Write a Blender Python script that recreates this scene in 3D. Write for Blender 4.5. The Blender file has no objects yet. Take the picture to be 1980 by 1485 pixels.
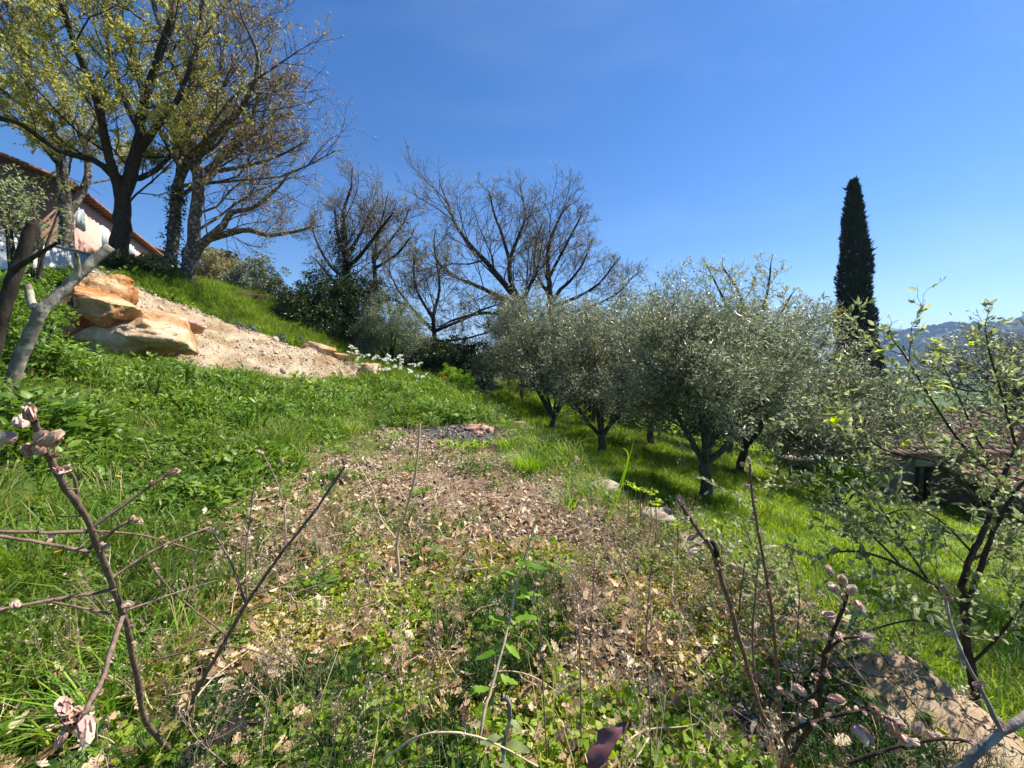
import bpy, math, random
import numpy as np
from mathutils import Vector

scene = bpy.context.scene
COL = scene.collection
# ------------------------------------------------------------------ camera
FPX = 742.0                       # focal length in photograph pixels (1980 wide)
PITCH = math.radians(3.24)
EYE = 1.6
cam_d = bpy.data.cameras.new('camera')
cam_d.sensor_width = 36.0
cam_d.lens = FPX / 1980.0 * 36.0
cam_d.clip_start = 0.03
cam_d.clip_end = 20000
cam = bpy.data.objects.new('camera', cam_d)
cam.location = (0, 0, EYE)
cam.rotation_euler = (math.pi / 2 - PITCH, 0, 0)
COL.objects.link(cam)
scene.camera = cam
# ------------------------------------------------------------------ sky and sun
SUN_AZ, SUN_EL = math.radians(71), math.radians(52)     # azimuth: from +Y towards +X
world = bpy.data.worlds.new('World')
scene.world = world
world.use_nodes = True
wn, wl = world.node_tree.nodes, world.node_tree.links
bg = wn['Background']
sky = wn.new('ShaderNodeTexSky')
sky.sky_type = 'NISHITA'
sky.sun_disc = False
sky.sun_elevation = SUN_EL
sky.sun_rotation = SUN_AZ
sky.altitude = 100
sky.air_density = 1.0
sky.dust_density = 0.1
sky.ozone_density = 3.0
hsv = wn.new('ShaderNodeHueSaturation')          # the phone's vivid colour rendering
hsv.inputs['Saturation'].default_value = 1.32
hsv.inputs['Hue'].default_value = .508
wl.new(sky.outputs[0], hsv.inputs['Color'])
# thin cirrus streaks
wtc = wn.new('ShaderNodeTexCoord')
wmp = wn.new('ShaderNodeMapping')
wmp.inputs['Rotation'].default_value = (0.25, 0.5, 0.6)
wmp.inputs['Scale'].default_value = (1.2, 4.5, 7.0)
wl.new(wtc.outputs['Generated'], wmp.inputs[0])
wnz = wn.new('ShaderNodeTexNoise')
wnz.inputs['Scale'].default_value = 1.1
wnz.inputs['Detail'].default_value = 5
wnz.inputs['Roughness'].default_value = .5
wl.new(wmp.outputs[0], wnz.inputs['Vector'])
wmr = wn.new('ShaderNodeMapRange')
wmr.inputs[1].default_value, wmr.inputs[2].default_value = .5, .8
wmr.inputs[3].default_value, wmr.inputs[4].default_value = 0.0, .09
wl.new(wnz.outputs[0], wmr.inputs[0])
wmx = wn.new('ShaderNodeMix'); wmx.data_type = 'RGBA'
wl.new(wmr.outputs[0], wmx.inputs[0])
wl.new(hsv.outputs[0], wmx.inputs[6])
wmx.inputs[7].default_value = (6.0, 6.6, 7.4, 1)
wl.new(wmx.outputs[2], bg.inputs[0])
bg.inputs[1].default_value = 0.082
sun_d = bpy.data.lights.new('sun', 'SUN')
sun_d.energy = 5.0
sun_d.angle = math.radians(0.53)
sun_d.color = (1.0, 0.95, 0.87)
sun = bpy.data.objects.new('sun', sun_d)
SUN_DIR = Vector((math.sin(SUN_AZ) * math.cos(SUN_EL), math.cos(SUN_AZ) * math.cos(SUN_EL), math.sin(SUN_EL)))
sun.rotation_euler = (-SUN_DIR).to_track_quat('-Z', 'Y').to_euler()
sun.location = (30, 20, 40)
COL.objects.link(sun)
# ------------------------------------------------------------------ exposure and render settings
scene.view_settings.view_transform = 'Standard'
scene.view_settings.look = 'None'
scene.view_settings.gamma = 1.0
scene.view_settings.use_curve_mapping = False
scene.view_settings.exposure = 1.0
scene.render.engine = 'CYCLES'
cy = scene.cycles
cy.use_denoising = True
cy.use_adaptive_sampling = True
cy.adaptive_threshold = 0.02
cy.denoiser = 'OPENIMAGEDENOISE'
cy.max_bounces = 6
cy.diffuse_bounces = 3
cy.glossy_bounces = 2
cy.transmission_bounces = 4
cy.transparent_max_bounces = 6
cy.volume_bounces = 0
cy.caustics_reflective = False
cy.caustics_refractive = False
cy.sample_clamp_indirect = 6.0
scene.render.use_persistent_data = False

# ------------------------------------------------------------------ helpers
RS = np.random.RandomState(7)
PR = random.Random(7)
CP, SP = math.cos(PITCH), math.sin(PITCH)


def P(px, py, d):
    """World point on the photograph's ray through (px, py) at forward distance d."""
    x, v = (px - 990.0) / FPX, (742.5 - py) / FPX
    ry, rz = CP + v * SP, -SP + v * CP
    t = d / ry
    return np.array([x * t, d, EYE + rz * t])


def proj(x, y, z):
    zz = z - EYE
    f = y * CP - zz * SP
    u = y * SP + zz * CP
    f = np.where(f < 0.05, 0.05, f)
    return 990 + FPX * x / f, 742.5 - FPX * u / f


def lin(h):
    """hex sRGB -> linear rgba"""
    h = h.lstrip('#')
    c = [int(h[i:i + 2], 16) / 255 for i in (0, 2, 4)]
    return tuple((v / 12.92 if v <= .04045 else ((v + .055) / 1.055) ** 2.4) for v in c) + (1.0,)


def tag(o, label=None, cat=None, group=None, kind=None):
    if label: o['label'] = label
    if cat: o['category'] = cat
    if group: o['group'] = group
    if kind: o['kind'] = kind
    return o


def make_mesh(name, V, F, rnd=None, smooth=False, attrs=None):
    """V (n,3); F: array (m,k) or list of such arrays."""
    V = np.asarray(V, dtype=np.float32)
    Fs = F if isinstance(F, list) else [F]
    Fs = [np.asarray(f, dtype=np.int32) for f in Fs if len(f)]
    me = bpy.data.meshes.new(name)
    me.vertices.add(len(V))
    me.vertices.foreach_set('co', V.ravel())
    nl = sum(f.size for f in Fs)
    nf = sum(len(f) for f in Fs)
    me.loops.add(nl)
    me.polygons.add(nf)
    me.loops.foreach_set('vertex_index', np.concatenate([f.ravel() for f in Fs]))
    st, o = [], 0
    for f in Fs:
        st.append(o + np.arange(len(f)) * f.shape[1])
        o += f.size
    me.polygons.foreach_set('loop_start', np.concatenate(st).astype(np.int32))
    if smooth:
        me.polygons.foreach_set('use_smooth', np.ones(nf, dtype=bool))
    me.update(calc_edges=True)
    at = dict(attrs or {})
    if rnd is not None: at['rnd'] = rnd
    for k, a in at.items():
        al = me.attributes.new(k, 'FLOAT', 'POINT')
        al.data.foreach_set('value', np.asarray(a, dtype=np.float32))
    return me


def obj(name, me, mat, parent=None, loc=None):
    o = bpy.data.objects.new(name, me)
    COL.objects.link(o)
    if mat is not None and me is not None and not me.materials:
        me.materials.append(mat)
    if loc is not None: o.location = loc
    if parent is not None: o.parent = parent
    return o


def empty(name, loc, label, cat, group=None):
    o = bpy.data.objects.new(name, None)
    o.empty_display_size = 0.1
    o.location = loc
    COL.objects.link(o)
    return tag(o, label, cat, group)


def norm(a):
    n = np.linalg.norm(a, axis=-1, keepdims=True)
    return a / np.maximum(n, 1e-9)


# --- tubes ---------------------------------------------------------------
def tubes(polys, offset=(0, 0, 0)):
    """polys: list of (pts[(x,y,z)], radii, sides) -> V, [F], rnd"""
    groups = {}
    for pts, rad, s in polys:
        groups.setdefault((len(pts), s), []).append((pts, rad))
    Vs, Fs, Rn, base = [], [], [], 0
    for (n, s), items in groups.items():
        A = np.array([i[0] for i in items], dtype=np.float64)      # (k,n,3)
        R = np.array([i[1] for i in items], dtype=np.float64)      # (k,n)
        k = len(items)
        T = np.empty_like(A)
        T[:, 1:-1] = A[:, 2:] - A[:, :-2]
        T[:, 0] = A[:, 1] - A[:, 0]
        T[:, -1] = A[:, -1] - A[:, -2]
        T = norm(T)
        mean = norm(A[:, -1] - A[:, 0])
        ref = np.where((np.abs(mean[:, 2:3]) > .8), np.array([[1., 0.13, 0]]), np.array([[0, 0.13, 1.]]))
        N = norm(np.cross(T, ref[:, None, :]))
        B = np.cross(T, N)
        ang = np.arange(s) * 2 * math.pi / s
        ring = (N[:, :, None, :] * np.cos(ang)[None, None, :, None] + B[:, :, None, :] * np.sin(ang)[None, None, :, None])
        V = A[:, :, None, :] + ring * R[:, :, None, None]
        Vs.append(V.reshape(-1, 3))
        i = np.arange(k)[:, None, None] * n * s + np.arange(n - 1)[None, :, None] * s
        j = np.arange(s)[None, None, :]
        j2 = (j + 1) % s
        f = np.stack([i + j, i + j2, i + s + j2, i + s + j], -1).reshape(-1, 4) + base
        Fs.append(f)
        Rn.append(np.repeat(RS.rand(k), n * s))
        base += k * n * s
    return np.concatenate(Vs) - np.array(offset), Fs, np.concatenate(Rn)


# --- leaf templates (y = leaf axis, z = normal; unit length) -------------
def T_diamond(w=.3, fold=.06, pos=.45):
    return np.array([[0, 0, 0], [-w / 2, pos, fold], [0, 1, 0], [w / 2, pos, fold]]), np.array([[0, 3, 2], [0, 2, 1]])


def T_leaf(w=.45, fold=.08, droop=.15):
    """8-vertex leaf with midrib fold and droop."""
    ys = [0, .3, .68, 1.0]
    ws = [.06, .5, .42, 0.0]
    z = [0, .02, -.03 * 0 - droop * .35, -droop]
    V = []
    for y, ww, zz in zip(ys[:-1], ws[:-1], z[:-1]):
        V += [[-w * ww, y, zz + fold * ww * 2], [0, y, zz], [w * ww, y, zz + fold * ww * 2]]
    V.append([0, 1, z[3]])
    F = []
    for i in (0, 3):
        F += [[i, i + 1, i + 4], [i, i + 4, i + 3], [i + 1, i + 2, i + 5], [i + 1, i + 5, i + 4]]
    F += [[6, 7, 9], [7, 8, 9]]
    return np.array(V, float), np.array(F)


def T_oakleaf(rng, curl=.18):
    """lobed oak leaf, cupped and curled (dead)."""
    half = [(.03, 0.0), (.05, .14), (.16, .22), (.10, .30), (.26, .42), (.16, .52), (.30, .66), (.17, .74), (.20, .86), (.08, .92)]
    V = [[0, y, 0] for y in (0, .25, .5, .75, 1.0)]
    F = []
    a, b, c = rng.uniform(.2, 1.2) * curl * 4, rng.uniform(-.8, .8) * curl, rng.uniform(.6, 1.5) * curl
    for s in (-1, 1):
        i0 = len(V)
        for x, y in half: V.append([s * x * rng.uniform(.85, 1.15), y + rng.uniform(-.015, .015), 0])
        mid = [0, 0, 1, 1, 2, 2, 3, 3, 3, 4]
        for k in range(len(half) - 1):
            m0, m1 = mid[k], mid[k + 1]
            q = [i0 + k, i0 + k + 1, m1] if s > 0 else [i0 + k + 1, i0 + k, m1]
            F.append(q)
            if m0 != m1: F.append([i0 + k, m1, m0] if s > 0 else [m1, i0 + k, m0])
        F.append([i0 + len(half) - 1, 4, 4] if False else ([i0 + len(half) - 1, 4, 3] if s > 0 else [4, i0 + len(half) - 1, 3]))
    V = np.array(V)
    x, y = V[:, 0].copy(), V[:, 1].copy()
    V[:, 2] = a * x * x * 2 + b * x + c * (y - .45) ** 2 + .05 * np.sin(9 * y + a * 7) * np.sign(x) * np.abs(x) * 2
    return V, np.array(F)


def frames(axis, hint):
    y = norm(axis)
    x = norm(np.cross(y, hint))
    z = np.cross(x, y)
    return np.stack([x, y, z], -1)       # columns


def scatter_mesh(tmpl, pos, axis, hint, size, width=None):
    """Copies template over N frames. size (N,), width multiplier (N,)"""
    V, F = tmpl
    n, v = len(pos), len(V)
    M = frames(axis, hint)
    S = np.ones((n, v, 3)) * V[None]
    S *= np.asarray(size)[:, None, None]
    if width is not None: S[:, :, 0] *= np.asarray(width)[:, None]
    W = np.einsum('nij,nvj->nvi', M, S) + pos[:, None, :]
    faces = (F[None] + (np.arange(n) * v)[:, None, None]).reshape(-1, F.shape[1])
    rnd = np.repeat(RS.rand(n), v)
    return W.reshape(-1, 3), faces, rnd


def rand_dirs(n, rs=RS):
    return norm(rs.normal(size=(n, 3)))


def merge(parts):
    Vs, Fs, Rn, b = [], [], [], 0
    for V, F, r in parts:
        Vs.append(V)
        for f in (F if isinstance(F, list) else [F]): Fs.append(np.asarray(f) + b)
        Rn.append(r)
        b += len(V)
    return np.concatenate(Vs), Fs, np.concatenate(Rn)


# --- value noise for geometry -------------------------------------------
_perm = np.random.RandomState(3).rand(64, 64, 64)


def vnoise(p):
    p = np.asarray(p, float)
    i = np.floor(p).astype(int)
    f = p - i
    f = f * f * (3 - 2 * f)
    i &= 63
    j = (i + 1) & 63
    r = 0
    for a in (0, 1):
        for b in (0, 1):
            for c in (0, 1):
                w = (f[..., 0] if a else 1 - f[..., 0]) * (f[..., 1] if b else 1 - f[..., 1]) * (f[..., 2] if c else 1 - f[..., 2])
                r = r + w * _perm[(j if a else i)[..., 0], (j if b else i)[..., 1], (j if c else i)[..., 2]]
    return r * 2 - 1


def fbm(p, o=4):
    p = np.asarray(p, float)
    s, a = 0, 1.0
    for k in range(o):
        s = s + a * vnoise(p * 2 ** k + 17.3 * k)
        a *= .5
    return s


# ------------------------------------------------------------------ materials
def new_mat(name):
    m = bpy.data.materials.new(name)
    m.use_nodes = True
    n = m.node_tree.nodes
    return m, n, m.node_tree.links, n['Principled BSDF'], n['Material Output']


def ramp(n, stops):
    r = n.new('ShaderNodeValToRGB')
    e = r.color_ramp.elements
    while len(e) < len(stops): e.new(0.5)
    for el, (p, c) in zip(e, stops):
        el.position = p
        el.color = c if not isinstance(c, str) else lin(c)
    return r


def leaf_mat(name, cols, trans=.35, tcol=None, rough=.5, spec=.35, inst=0.0, patch=0.0):
    """cols: hex list over the per-leaf random value; translucent leaves."""
    m, n, l, b, out = new_mat(name)
    at = n.new('ShaderNodeAttribute'); at.attribute_name = 'rnd'
    k = len(cols)
    r = ramp(n, [(i / max(1, k - 1), c) for i, c in enumerate(cols)])
    src = at.outputs['Fac']
    if inst or patch:
        mx = n.new('ShaderNodeMath'); mx.operation = 'MULTIPLY_ADD'
        oi = n.new('ShaderNodeObjectInfo')
        mx.inputs[1].default_value = inst
        l.new(oi.outputs['Random'], mx.inputs[0])
        m2 = n.new('ShaderNodeMath'); m2.operation = 'MULTIPLY'
        m2.inputs[1].default_value = 1 - inst
        l.new(at.outputs['Fac'], m2.inputs[0])
        l.new(m2.outputs[0], mx.inputs[2])
        src = mx.outputs[0]
    l.new(src, r.inputs[0])
    col = r.outputs[0]
    if patch:
        geo = n.new('ShaderNodeNewGeometry')
        nz = n.new('ShaderNodeTexNoise'); nz.inputs['Scale'].default_value = .55
        l.new(geo.outputs['Position'], nz.inputs['Vector'])
        mr = n.new('ShaderNodeMapRange')
        mr.inputs[1].default_value, mr.inputs[2].default_value = .35, .65
        mr.inputs[3].default_value, mr.inputs[4].default_value = 1 - patch, 1 + patch
        l.new(nz.outputs[0], mr.inputs[0])
        hs = n.new('ShaderNodeHueSaturation')
        l.new(mr.outputs[0], hs.inputs['Value'])
        l.new(col, hs.inputs['Color'])
        col = hs.outputs[0]
    l.new(col, b.inputs['Base Color'])
    b.inputs['Roughness'].default_value = rough
    b.inputs['Specular IOR Level'].default_value = spec
    if trans:
        t = n.new('ShaderNodeBsdfTranslucent')
        hs2 = n.new('ShaderNodeHueSaturation')
        hs2.inputs['Hue'].default_value = .485
        hs2.inputs['Saturation'].default_value = 1.1
        hs2.inputs['Value'].default_value = 1.6
        l.new(col, hs2.inputs['Color'])
        l.new(hs2.outputs[0], t.inputs['Color'])
        mix = n.new('ShaderNodeMixShader')
        mix.inputs[0].default_value = trans
        l.new(b.outputs[0], mix.inputs[1])
        l.new(t.outputs[0], mix.inputs[2])
        l.new(mix.outputs[0], out.inputs['Surface'])
    return m


def bark_mat(name, c0, c1, c2=None, scale=18, bump=.6, lichen=None):
    m, n, l, b, out = new_mat(name)
    tc = n.new('ShaderNodeTexCoord')
    mp = n.new('ShaderNodeMapping'); mp.inputs['Scale'].default_value = (1, 1, .35)
    l.new(tc.outputs['Object'], mp.inputs[0])
    nz = n.new('ShaderNodeTexNoise'); nz.inputs['Scale'].default_value = scale
    nz.inputs['Detail'].default_value = 6
    nz.inputs['Roughness'].default_value = .65
    l.new(mp.outputs[0], nz.inputs['Vector'])
    r = ramp(n, [(.3, c0), (.7, c1)])
    l.new(nz.outputs[0], r.inputs[0])
    col = r.outputs[0]
    if lichen:
        n2 = n.new('ShaderNodeTexNoise'); n2.inputs['Scale'].default_value = scale * .5
        n2.inputs['Detail'].default_value = 5
        l.new(tc.outputs['Object'], n2.inputs['Vector'])
        r2 = ramp(n, [(.52, (0, 0, 0, 1)), (.6, (1, 1, 1, 1))])
        l.new(n2.outputs[0], r2.inputs[0])
        mx = n.new('ShaderNodeMix'); mx.data_type = 'RGBA'
        l.new(r2.outputs[0], mx.inputs[0])
        l.new(col, mx.inputs[6])
        mx.inputs[7].default_value = lin(lichen)
        col = mx.outputs[2]
    l.new(col, b.inputs['Base Color'])
    b.inputs['Roughness'].default_value = .85
    b.inputs['Specular IOR Level'].default_value = .2
    bp = n.new('ShaderNodeBump'); bp.inputs['Strength'].default_value = bump
    bp.inputs['Distance'].default_value = .02
    l.new(nz.outputs[0], bp.inputs['Height'])
    l.new(bp.outputs[0], b.inputs['Normal'])
    return m


def rough_mat(name, stops, scale=6, bump=.5, rough=.9, dist=.03, detail=8, wave=None, scale2=None, stops2=None):
    m, n, l, b, out = new_mat(name)
    tc = n.new('ShaderNodeTexCoord')
    nz = n.new('ShaderNodeTexNoise'); nz.inputs['Scale'].default_value = scale
    nz.inputs['Detail'].default_value = detail
    nz.inputs['Roughness'].default_value = .62
    l.new(tc.outputs['Object'], nz.inputs['Vector'])
    r = ramp(n, stops)
    l.new(nz.outputs[0], r.inputs[0])
    col = r.outputs[0]
    if scale2:
        n2 = n.new('ShaderNodeTexNoise'); n2.inputs['Scale'].default_value = scale2
        n2.inputs['Detail'].default_value = 5
        l.new(tc.outputs['Object'], n2.inputs['Vector'])
        r2 = ramp(n, stops2)
        l.new(n2.outputs[0], r2.inputs[0])
        mx = n.new('ShaderNodeMix'); mx.data_type = 'RGBA'; mx.blend_type = 'MULTIPLY'
        mx.inputs[0].default_value = 1
        l.new(col, mx.inputs[6]); l.new(r2.outputs[0], mx.inputs[7])
        col = mx.outputs[2]
    l.new(col, b.inputs['Base Color'])
    b.inputs['Roughness'].default_value = rough
    b.inputs['Specular IOR Level'].default_value = .25
    bp = n.new('ShaderNodeBump'); bp.inputs['Strength'].default_value = bump
    bp.inputs['Distance'].default_value = dist
    l.new(nz.outputs[0], bp.inputs['Height'])
    l.new(bp.outputs[0], b.inputs['Normal'])
    return m


def ramp_mat(name, cols, rough=.7, spec=.2, inst=.6, trans=0):
    return leaf_mat(name, cols, trans=trans, rough=rough, spec=spec, inst=inst)


M = {}
M['oak_bark'] = bark_mat('oak_bark', '#2c2723', '#6a6057', lichen='#8d8a7b')
M['dark_bark'] = bark_mat('dark_bark', '#241f1a', '#4a4136')
M['twig'] = bark_mat('twig', '#3d3631', '#6e6258', scale=30)
M['olive_bark'] = bark_mat('olive_bark', '#2b2722', '#6b645a', scale=14)
M['dead_bark'] = bark_mat('dead_bark', '#5b524a', '#a79b8e', scale=22, lichen='#b8b09c')
M['shrub_stem'] = bark_mat('shrub_stem', '#5a463c', '#927b6b', scale=60, bump=.4)
M['dark_stem'] = bark_mat('dark_stem', '#2a221d', '#57483c', scale=50, bump=.5)
M['dry_stem'] = bark_mat('dry_stem', '#b89a78', '#dcc8a6', scale=60, bump=.2)
M['oak_leaf'] = leaf_mat('oak_leaf', ['#7f8638', '#9ca04a', '#b6b25e', '#cac67e'], trans=.55)
M['oak_bud'] = leaf_mat('oak_bud', ['#7a5f48', '#957c52', '#a3954f', '#9aa05c'], trans=.4)
M['bare_bud'] = leaf_mat('bare_bud', ['#6b6250', '#857d60', '#969264', '#a5a872'], trans=.4)
M['olive_leaf'] = leaf_mat('olive_leaf', ['#4a5238', '#666e4a', '#8e956f', '#bcc2a6'], trans=.32, rough=.36, spec=.55)
M['dark_leaf'] = leaf_mat('dark_leaf', ['#1f2a17', '#2a3819', '#3a4a20', '#4a5a2a'], trans=.2, rough=.4)
M['ivy_leaf'] = leaf_mat('ivy_leaf', ['#1d2614', '#2d3b1c', '#42512a', '#5d6a38'], trans=.2, rough=.4)
M['cypress_leaf'] = leaf_mat('cypress_leaf', ['#161f14', '#1f2b1a', '#2b3820', '#3a3f22'], trans=.08, rough=.6, spec=.2)
M['grey_leaf'] = leaf_mat('grey_leaf', ['#4e5a3c', '#657050', '#848c6a', '#a3a98a'], trans=.28)
M['shrub_leaf'] = leaf_mat('shrub_leaf', ['#59683b', '#7a8752', '#98a270', '#b3b98c'], trans=.4)
M['fresh_leaf'] = leaf_mat('fresh_leaf', ['#7f9a2c', '#96ae33', '#aabf3e', '#b9c653'], trans=.55)
M['lime_leaf'] = leaf_mat('lime_leaf', ['#4e7a22', '#669227', '#83a630', '#9fb63c'], trans=.45)
M['grass'] = leaf_mat('grass', ['#2f4a16', '#557526', '#7c9238', '#b0b266'], trans=.45, rough=.45, inst=.4, patch=.3)
M['grass_low'] = leaf_mat('grass_low', ['#56751a', '#708f22', '#92a830', '#b4ba4e'], trans=.5, rough=.45, inst=.4, patch=.3)
M['dry_grass'] = leaf_mat('dry_grass', ['#7d7238', '#8f9040', '#9a9a48', '#b3a46a'], trans=.35, inst=.4)
M['dry_weed'] = leaf_mat('dry_weed', ['#7a6450', '#9c846a', '#bba688', '#d2c2a8'], trans=.1, inst=.6)
M['straw'] = leaf_mat('straw', ['#a8935c', '#bda870', '#cdbd8c', '#d6cba4'], trans=.3, inst=.5)
M['weed'] = leaf_mat('weed', ['#2c4519', '#52742a', '#7c993e', '#a6b466'], trans=.4, rough=.42, inst=.5, patch=.2)
M['clover'] = leaf_mat('clover', ['#5d7f22', '#7c9c2c', '#9bb03a', '#b8bd54'], trans=.5, inst=.5)
M['feather'] = leaf_mat('feather', ['#22381a', '#2f4a20', '#42602a', '#55703a'], trans=.3, inst=.4)
M['yellow_cover'] = leaf_mat('yellow_cover', ['#7f8a2a', '#a0a336', '#bdb74a', '#c9ba6a'], trans=.45, inst=.5)
M['litter'] = ramp_mat('litter', ['#3a2e24', '#6e5d48', '#a39078', '#cabb9f', '#e8dec8'], rough=.8)
M['dead_leaf'] = ramp_mat('dead_leaf', ['#5f4732', '#93724f', '#bd9e78', '#d6c09c', '#e2d4b8'], rough=.6, trans=.2)
M['gravel_stone'] = ramp_mat('gravel_stone', ['#85745f', '#ad9a80', '#c6b598', '#d8cab2'], rough=.9)
M['purple_leaf'] = ramp_mat('purple_leaf', ['#2c1a1b', '#56302f', '#8a5a54', '#a98a80'], rough=.32, spec=.5)
M['bud'] = leaf_mat('bud', ['#a07a68', '#c09a86', '#d6b39e', '#dcc0a0'], trans=.0, rough=.8)
M['bud_flower'] = leaf_mat('bud_flower', ['#bd968a', '#d6b6a8', '#dccdb0', '#ccccaa'], trans=.2, rough=.8)
M['white_petal'] = leaf_mat('white_petal', ['#d9dcc9', '#ececdf', '#f3f2ea'], trans=.3, inst=.2)
M['violet_petal'] = leaf_mat('violet_petal', ['#3c2a78', '#4f3a96', '#6a54b4'], trans=.35)
M['yellow_petal'] = leaf_mat('yellow_petal', ['#d8a818', '#e6bd22', '#eec93a'], trans=.3)
M['red_petal'] = leaf_mat('red_petal', ['#c81e14', '#dd2a18'], trans=.35)
M['orange_petal'] = leaf_mat('orange_petal', ['#d87a1c', '#e68f2a'], trans=.35)
M['boulder'] = rough_mat('boulder', [(.25, '#96795a'), (.42, '#c0a684'), (.58, '#d2bd9e'), (.8, '#e0d2b8')], scale=3.4, bump=1.0, dist=.12,
                         scale2=.9, stops2=[(.35, '#d8b48c'), (.65, '#ffffff')])
M['boulder_orange'] = rough_mat('boulder_orange', [(.25, '#8a6040'), (.42, '#b58a5c'), (.58, '#c9a67c'), (.8, '#dcc7a6')], scale=3.0, bump=1.0, dist=.12,
                                scale2=1.1, stops2=[(.38, '#e0b890'), (.6, '#ffffff')])
def crack(m, sc=2.2, wd=.035, dark='#4a3624'):
    n, l = m.node_tree.nodes, m.node_tree.links
    b = n['Principled BSDF']
    src = b.inputs['Base Color'].links[0].from_socket
    tc = n.new('ShaderNodeTexCoord')
    nz = n.new('ShaderNodeTexNoise'); nz.inputs['Scale'].default_value = 3; nz.inputs['Detail'].default_value = 5
    l.new(tc.outputs['Object'], nz.inputs['Vector'])
    ad = n.new('ShaderNodeVectorMath'); ad.operation = 'MULTIPLY_ADD'
    ad.inputs[1].default_value = (.5, .5, .5)
    l.new(nz.outputs['Color'], ad.inputs[0]); l.new(tc.outputs['Object'], ad.inputs[2])
    mp = n.new('ShaderNodeMapping'); mp.inputs['Scale'].default_value = (1, 1, 2.2)
    l.new(ad.outputs[0], mp.inputs[0])
    vo = n.new('ShaderNodeTexVoronoi'); vo.feature = 'DISTANCE_TO_EDGE'; vo.inputs['Scale'].default_value = sc
    l.new(mp.outputs[0], vo.inputs['Vector'])
    r = ramp(n, [(0.0, (0, 0, 0, 1)), (wd, (1, 1, 1, 1))])
    l.new(vo.outputs['Distance'], r.inputs[0])
    mx = n.new('ShaderNodeMix'); mx.data_type = 'RGBA'
    l.new(r.outputs[0], mx.inputs[0]); mx.inputs[6].default_value = lin(dark); l.new(src, mx.inputs[7])
    l.new(mx.outputs[2], b.inputs['Base Color'])
    bp = n.new('ShaderNodeBump'); bp.inputs['Strength'].default_value = 1.0; bp.inputs['Distance'].default_value = .06
    l.new(r.outputs[0], bp.inputs['Height'])
    old = b.inputs['Normal'].links[0].from_socket
    l.new(old, bp.inputs['Normal'])
    l.new(bp.outputs[0], b.inputs['Normal'])


M['stone'] = rough_mat('stone', [(.3, '#7d6f60'), (.5, '#a89884'), (.7, '#c4b49d')], scale=9, bump=.6, dist=.02)
M['pink_stone'] = rough_mat('pink_stone', [(.3, '#8d6a58'), (.5, '#b88d78'), (.7, '#cfa892')], scale=9, bump=.6, dist=.02)
M['flat_stone'] = rough_mat('flat_stone', [(.28, '#94806a'), (.45, '#bda88a'), (.6, '#cfba9c'), (.8, '#dccdb4')], scale=7, bump=.9, dist=.02,
                            scale2=2.2, stops2=[(.35, '#c9b6a0'), (.6, '#ffffff')])
crack(M['flat_stone'], 2.0, .012, '#7a6850')
M['charcoal'] = ramp_mat('charcoal', ['#1c1a18', '#3b3735', '#6e6a66', '#b5b1ac'], rough=.9, inst=.8)
M['char'] = rough_mat('char', [(.3, '#1a1715'), (.6, '#2d2825'), (.8, '#5a524c')], scale=20, bump=.8)
M['pink_wall'] = rough_mat('pink_wall', [(.3, '#d9a191'), (.7, '#e3b2a2')], scale=3, bump=.1)
M['shaded_wall'] = rough_mat('shaded_wall', [(.3, '#8f6a5a'), (.7, '#a98270')], scale=3, bump=.3)  # stucco of the gable, its shade put into the colour as brown
M['white_wall'] = rough_mat('white_wall', [(.3, '#d9d6cd'), (.7, '#e9e6df')], scale=4, bump=.15)
M['yellow_wall'] = rough_mat('yellow_wall', [(.3, '#dcc27a'), (.7, '#e3cd8c')], scale=4, bump=.1)
M['hut_wall'] = rough_mat('hut_wall', [(.3, '#4d4236'), (.5, '#6e5f4c'), (.7, '#857460')], scale=5, bump=.6)
M['tile'] = rough_mat('tile', [(.3, '#8f7263'), (.5, '#b39684'), (.75, '#cbb5a4')], scale=5, bump=.3, scale2=1.1, stops2=[(.35, '#c4b4a8'), (.65, '#ffffff')])
M['red_tile'] = rough_mat('red_tile', [(.3, '#8f5f4c'), (.5, '#ad7c66'), (.75, '#bd9580')], scale=7, bump=.3)
M['old_tile'] = rough_mat('old_tile', [(.3, '#6d4a3c'), (.5, '#8a6350'), (.75, '#a07c68')], scale=5, bump=.4)
M['dark_inside'] = rough_mat('dark_inside', [(.3, '#120f0d'), (.7, '#1d1815')], scale=5, bump=.1)
M['shutter'] = rough_mat('shutter', [(.3, '#b4bcbc'), (.7, '#c6cccb')], scale=5, bump=.1)
M['pale_wood'] = rough_mat('pale_wood', [(.3, '#8f8670'), (.7, '#b8ae96')], scale=12, bump=.3)
M['white_board'] = rough_mat('white_board', [(.3, '#cfd2cf'), (.7, '#e6e8e6')], scale=5, bump=.05, rough=.5)
M['hill'] = rough_mat('hill', [(.3, '#1c2515'), (.5, '#26301e'), (.7, '#323a22')], scale=.02, bump=0)
M['forest'] = leaf_mat('forest', ['#161f11', '#1f2a16', '#2a361c', '#363f24'], trans=0, rough=1.0, spec=0.0, inst=.7)
M['field'] = rough_mat('field', [(.3, '#4d8a24'), (.7, '#63a02e')], scale=.1, bump=0)

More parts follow.
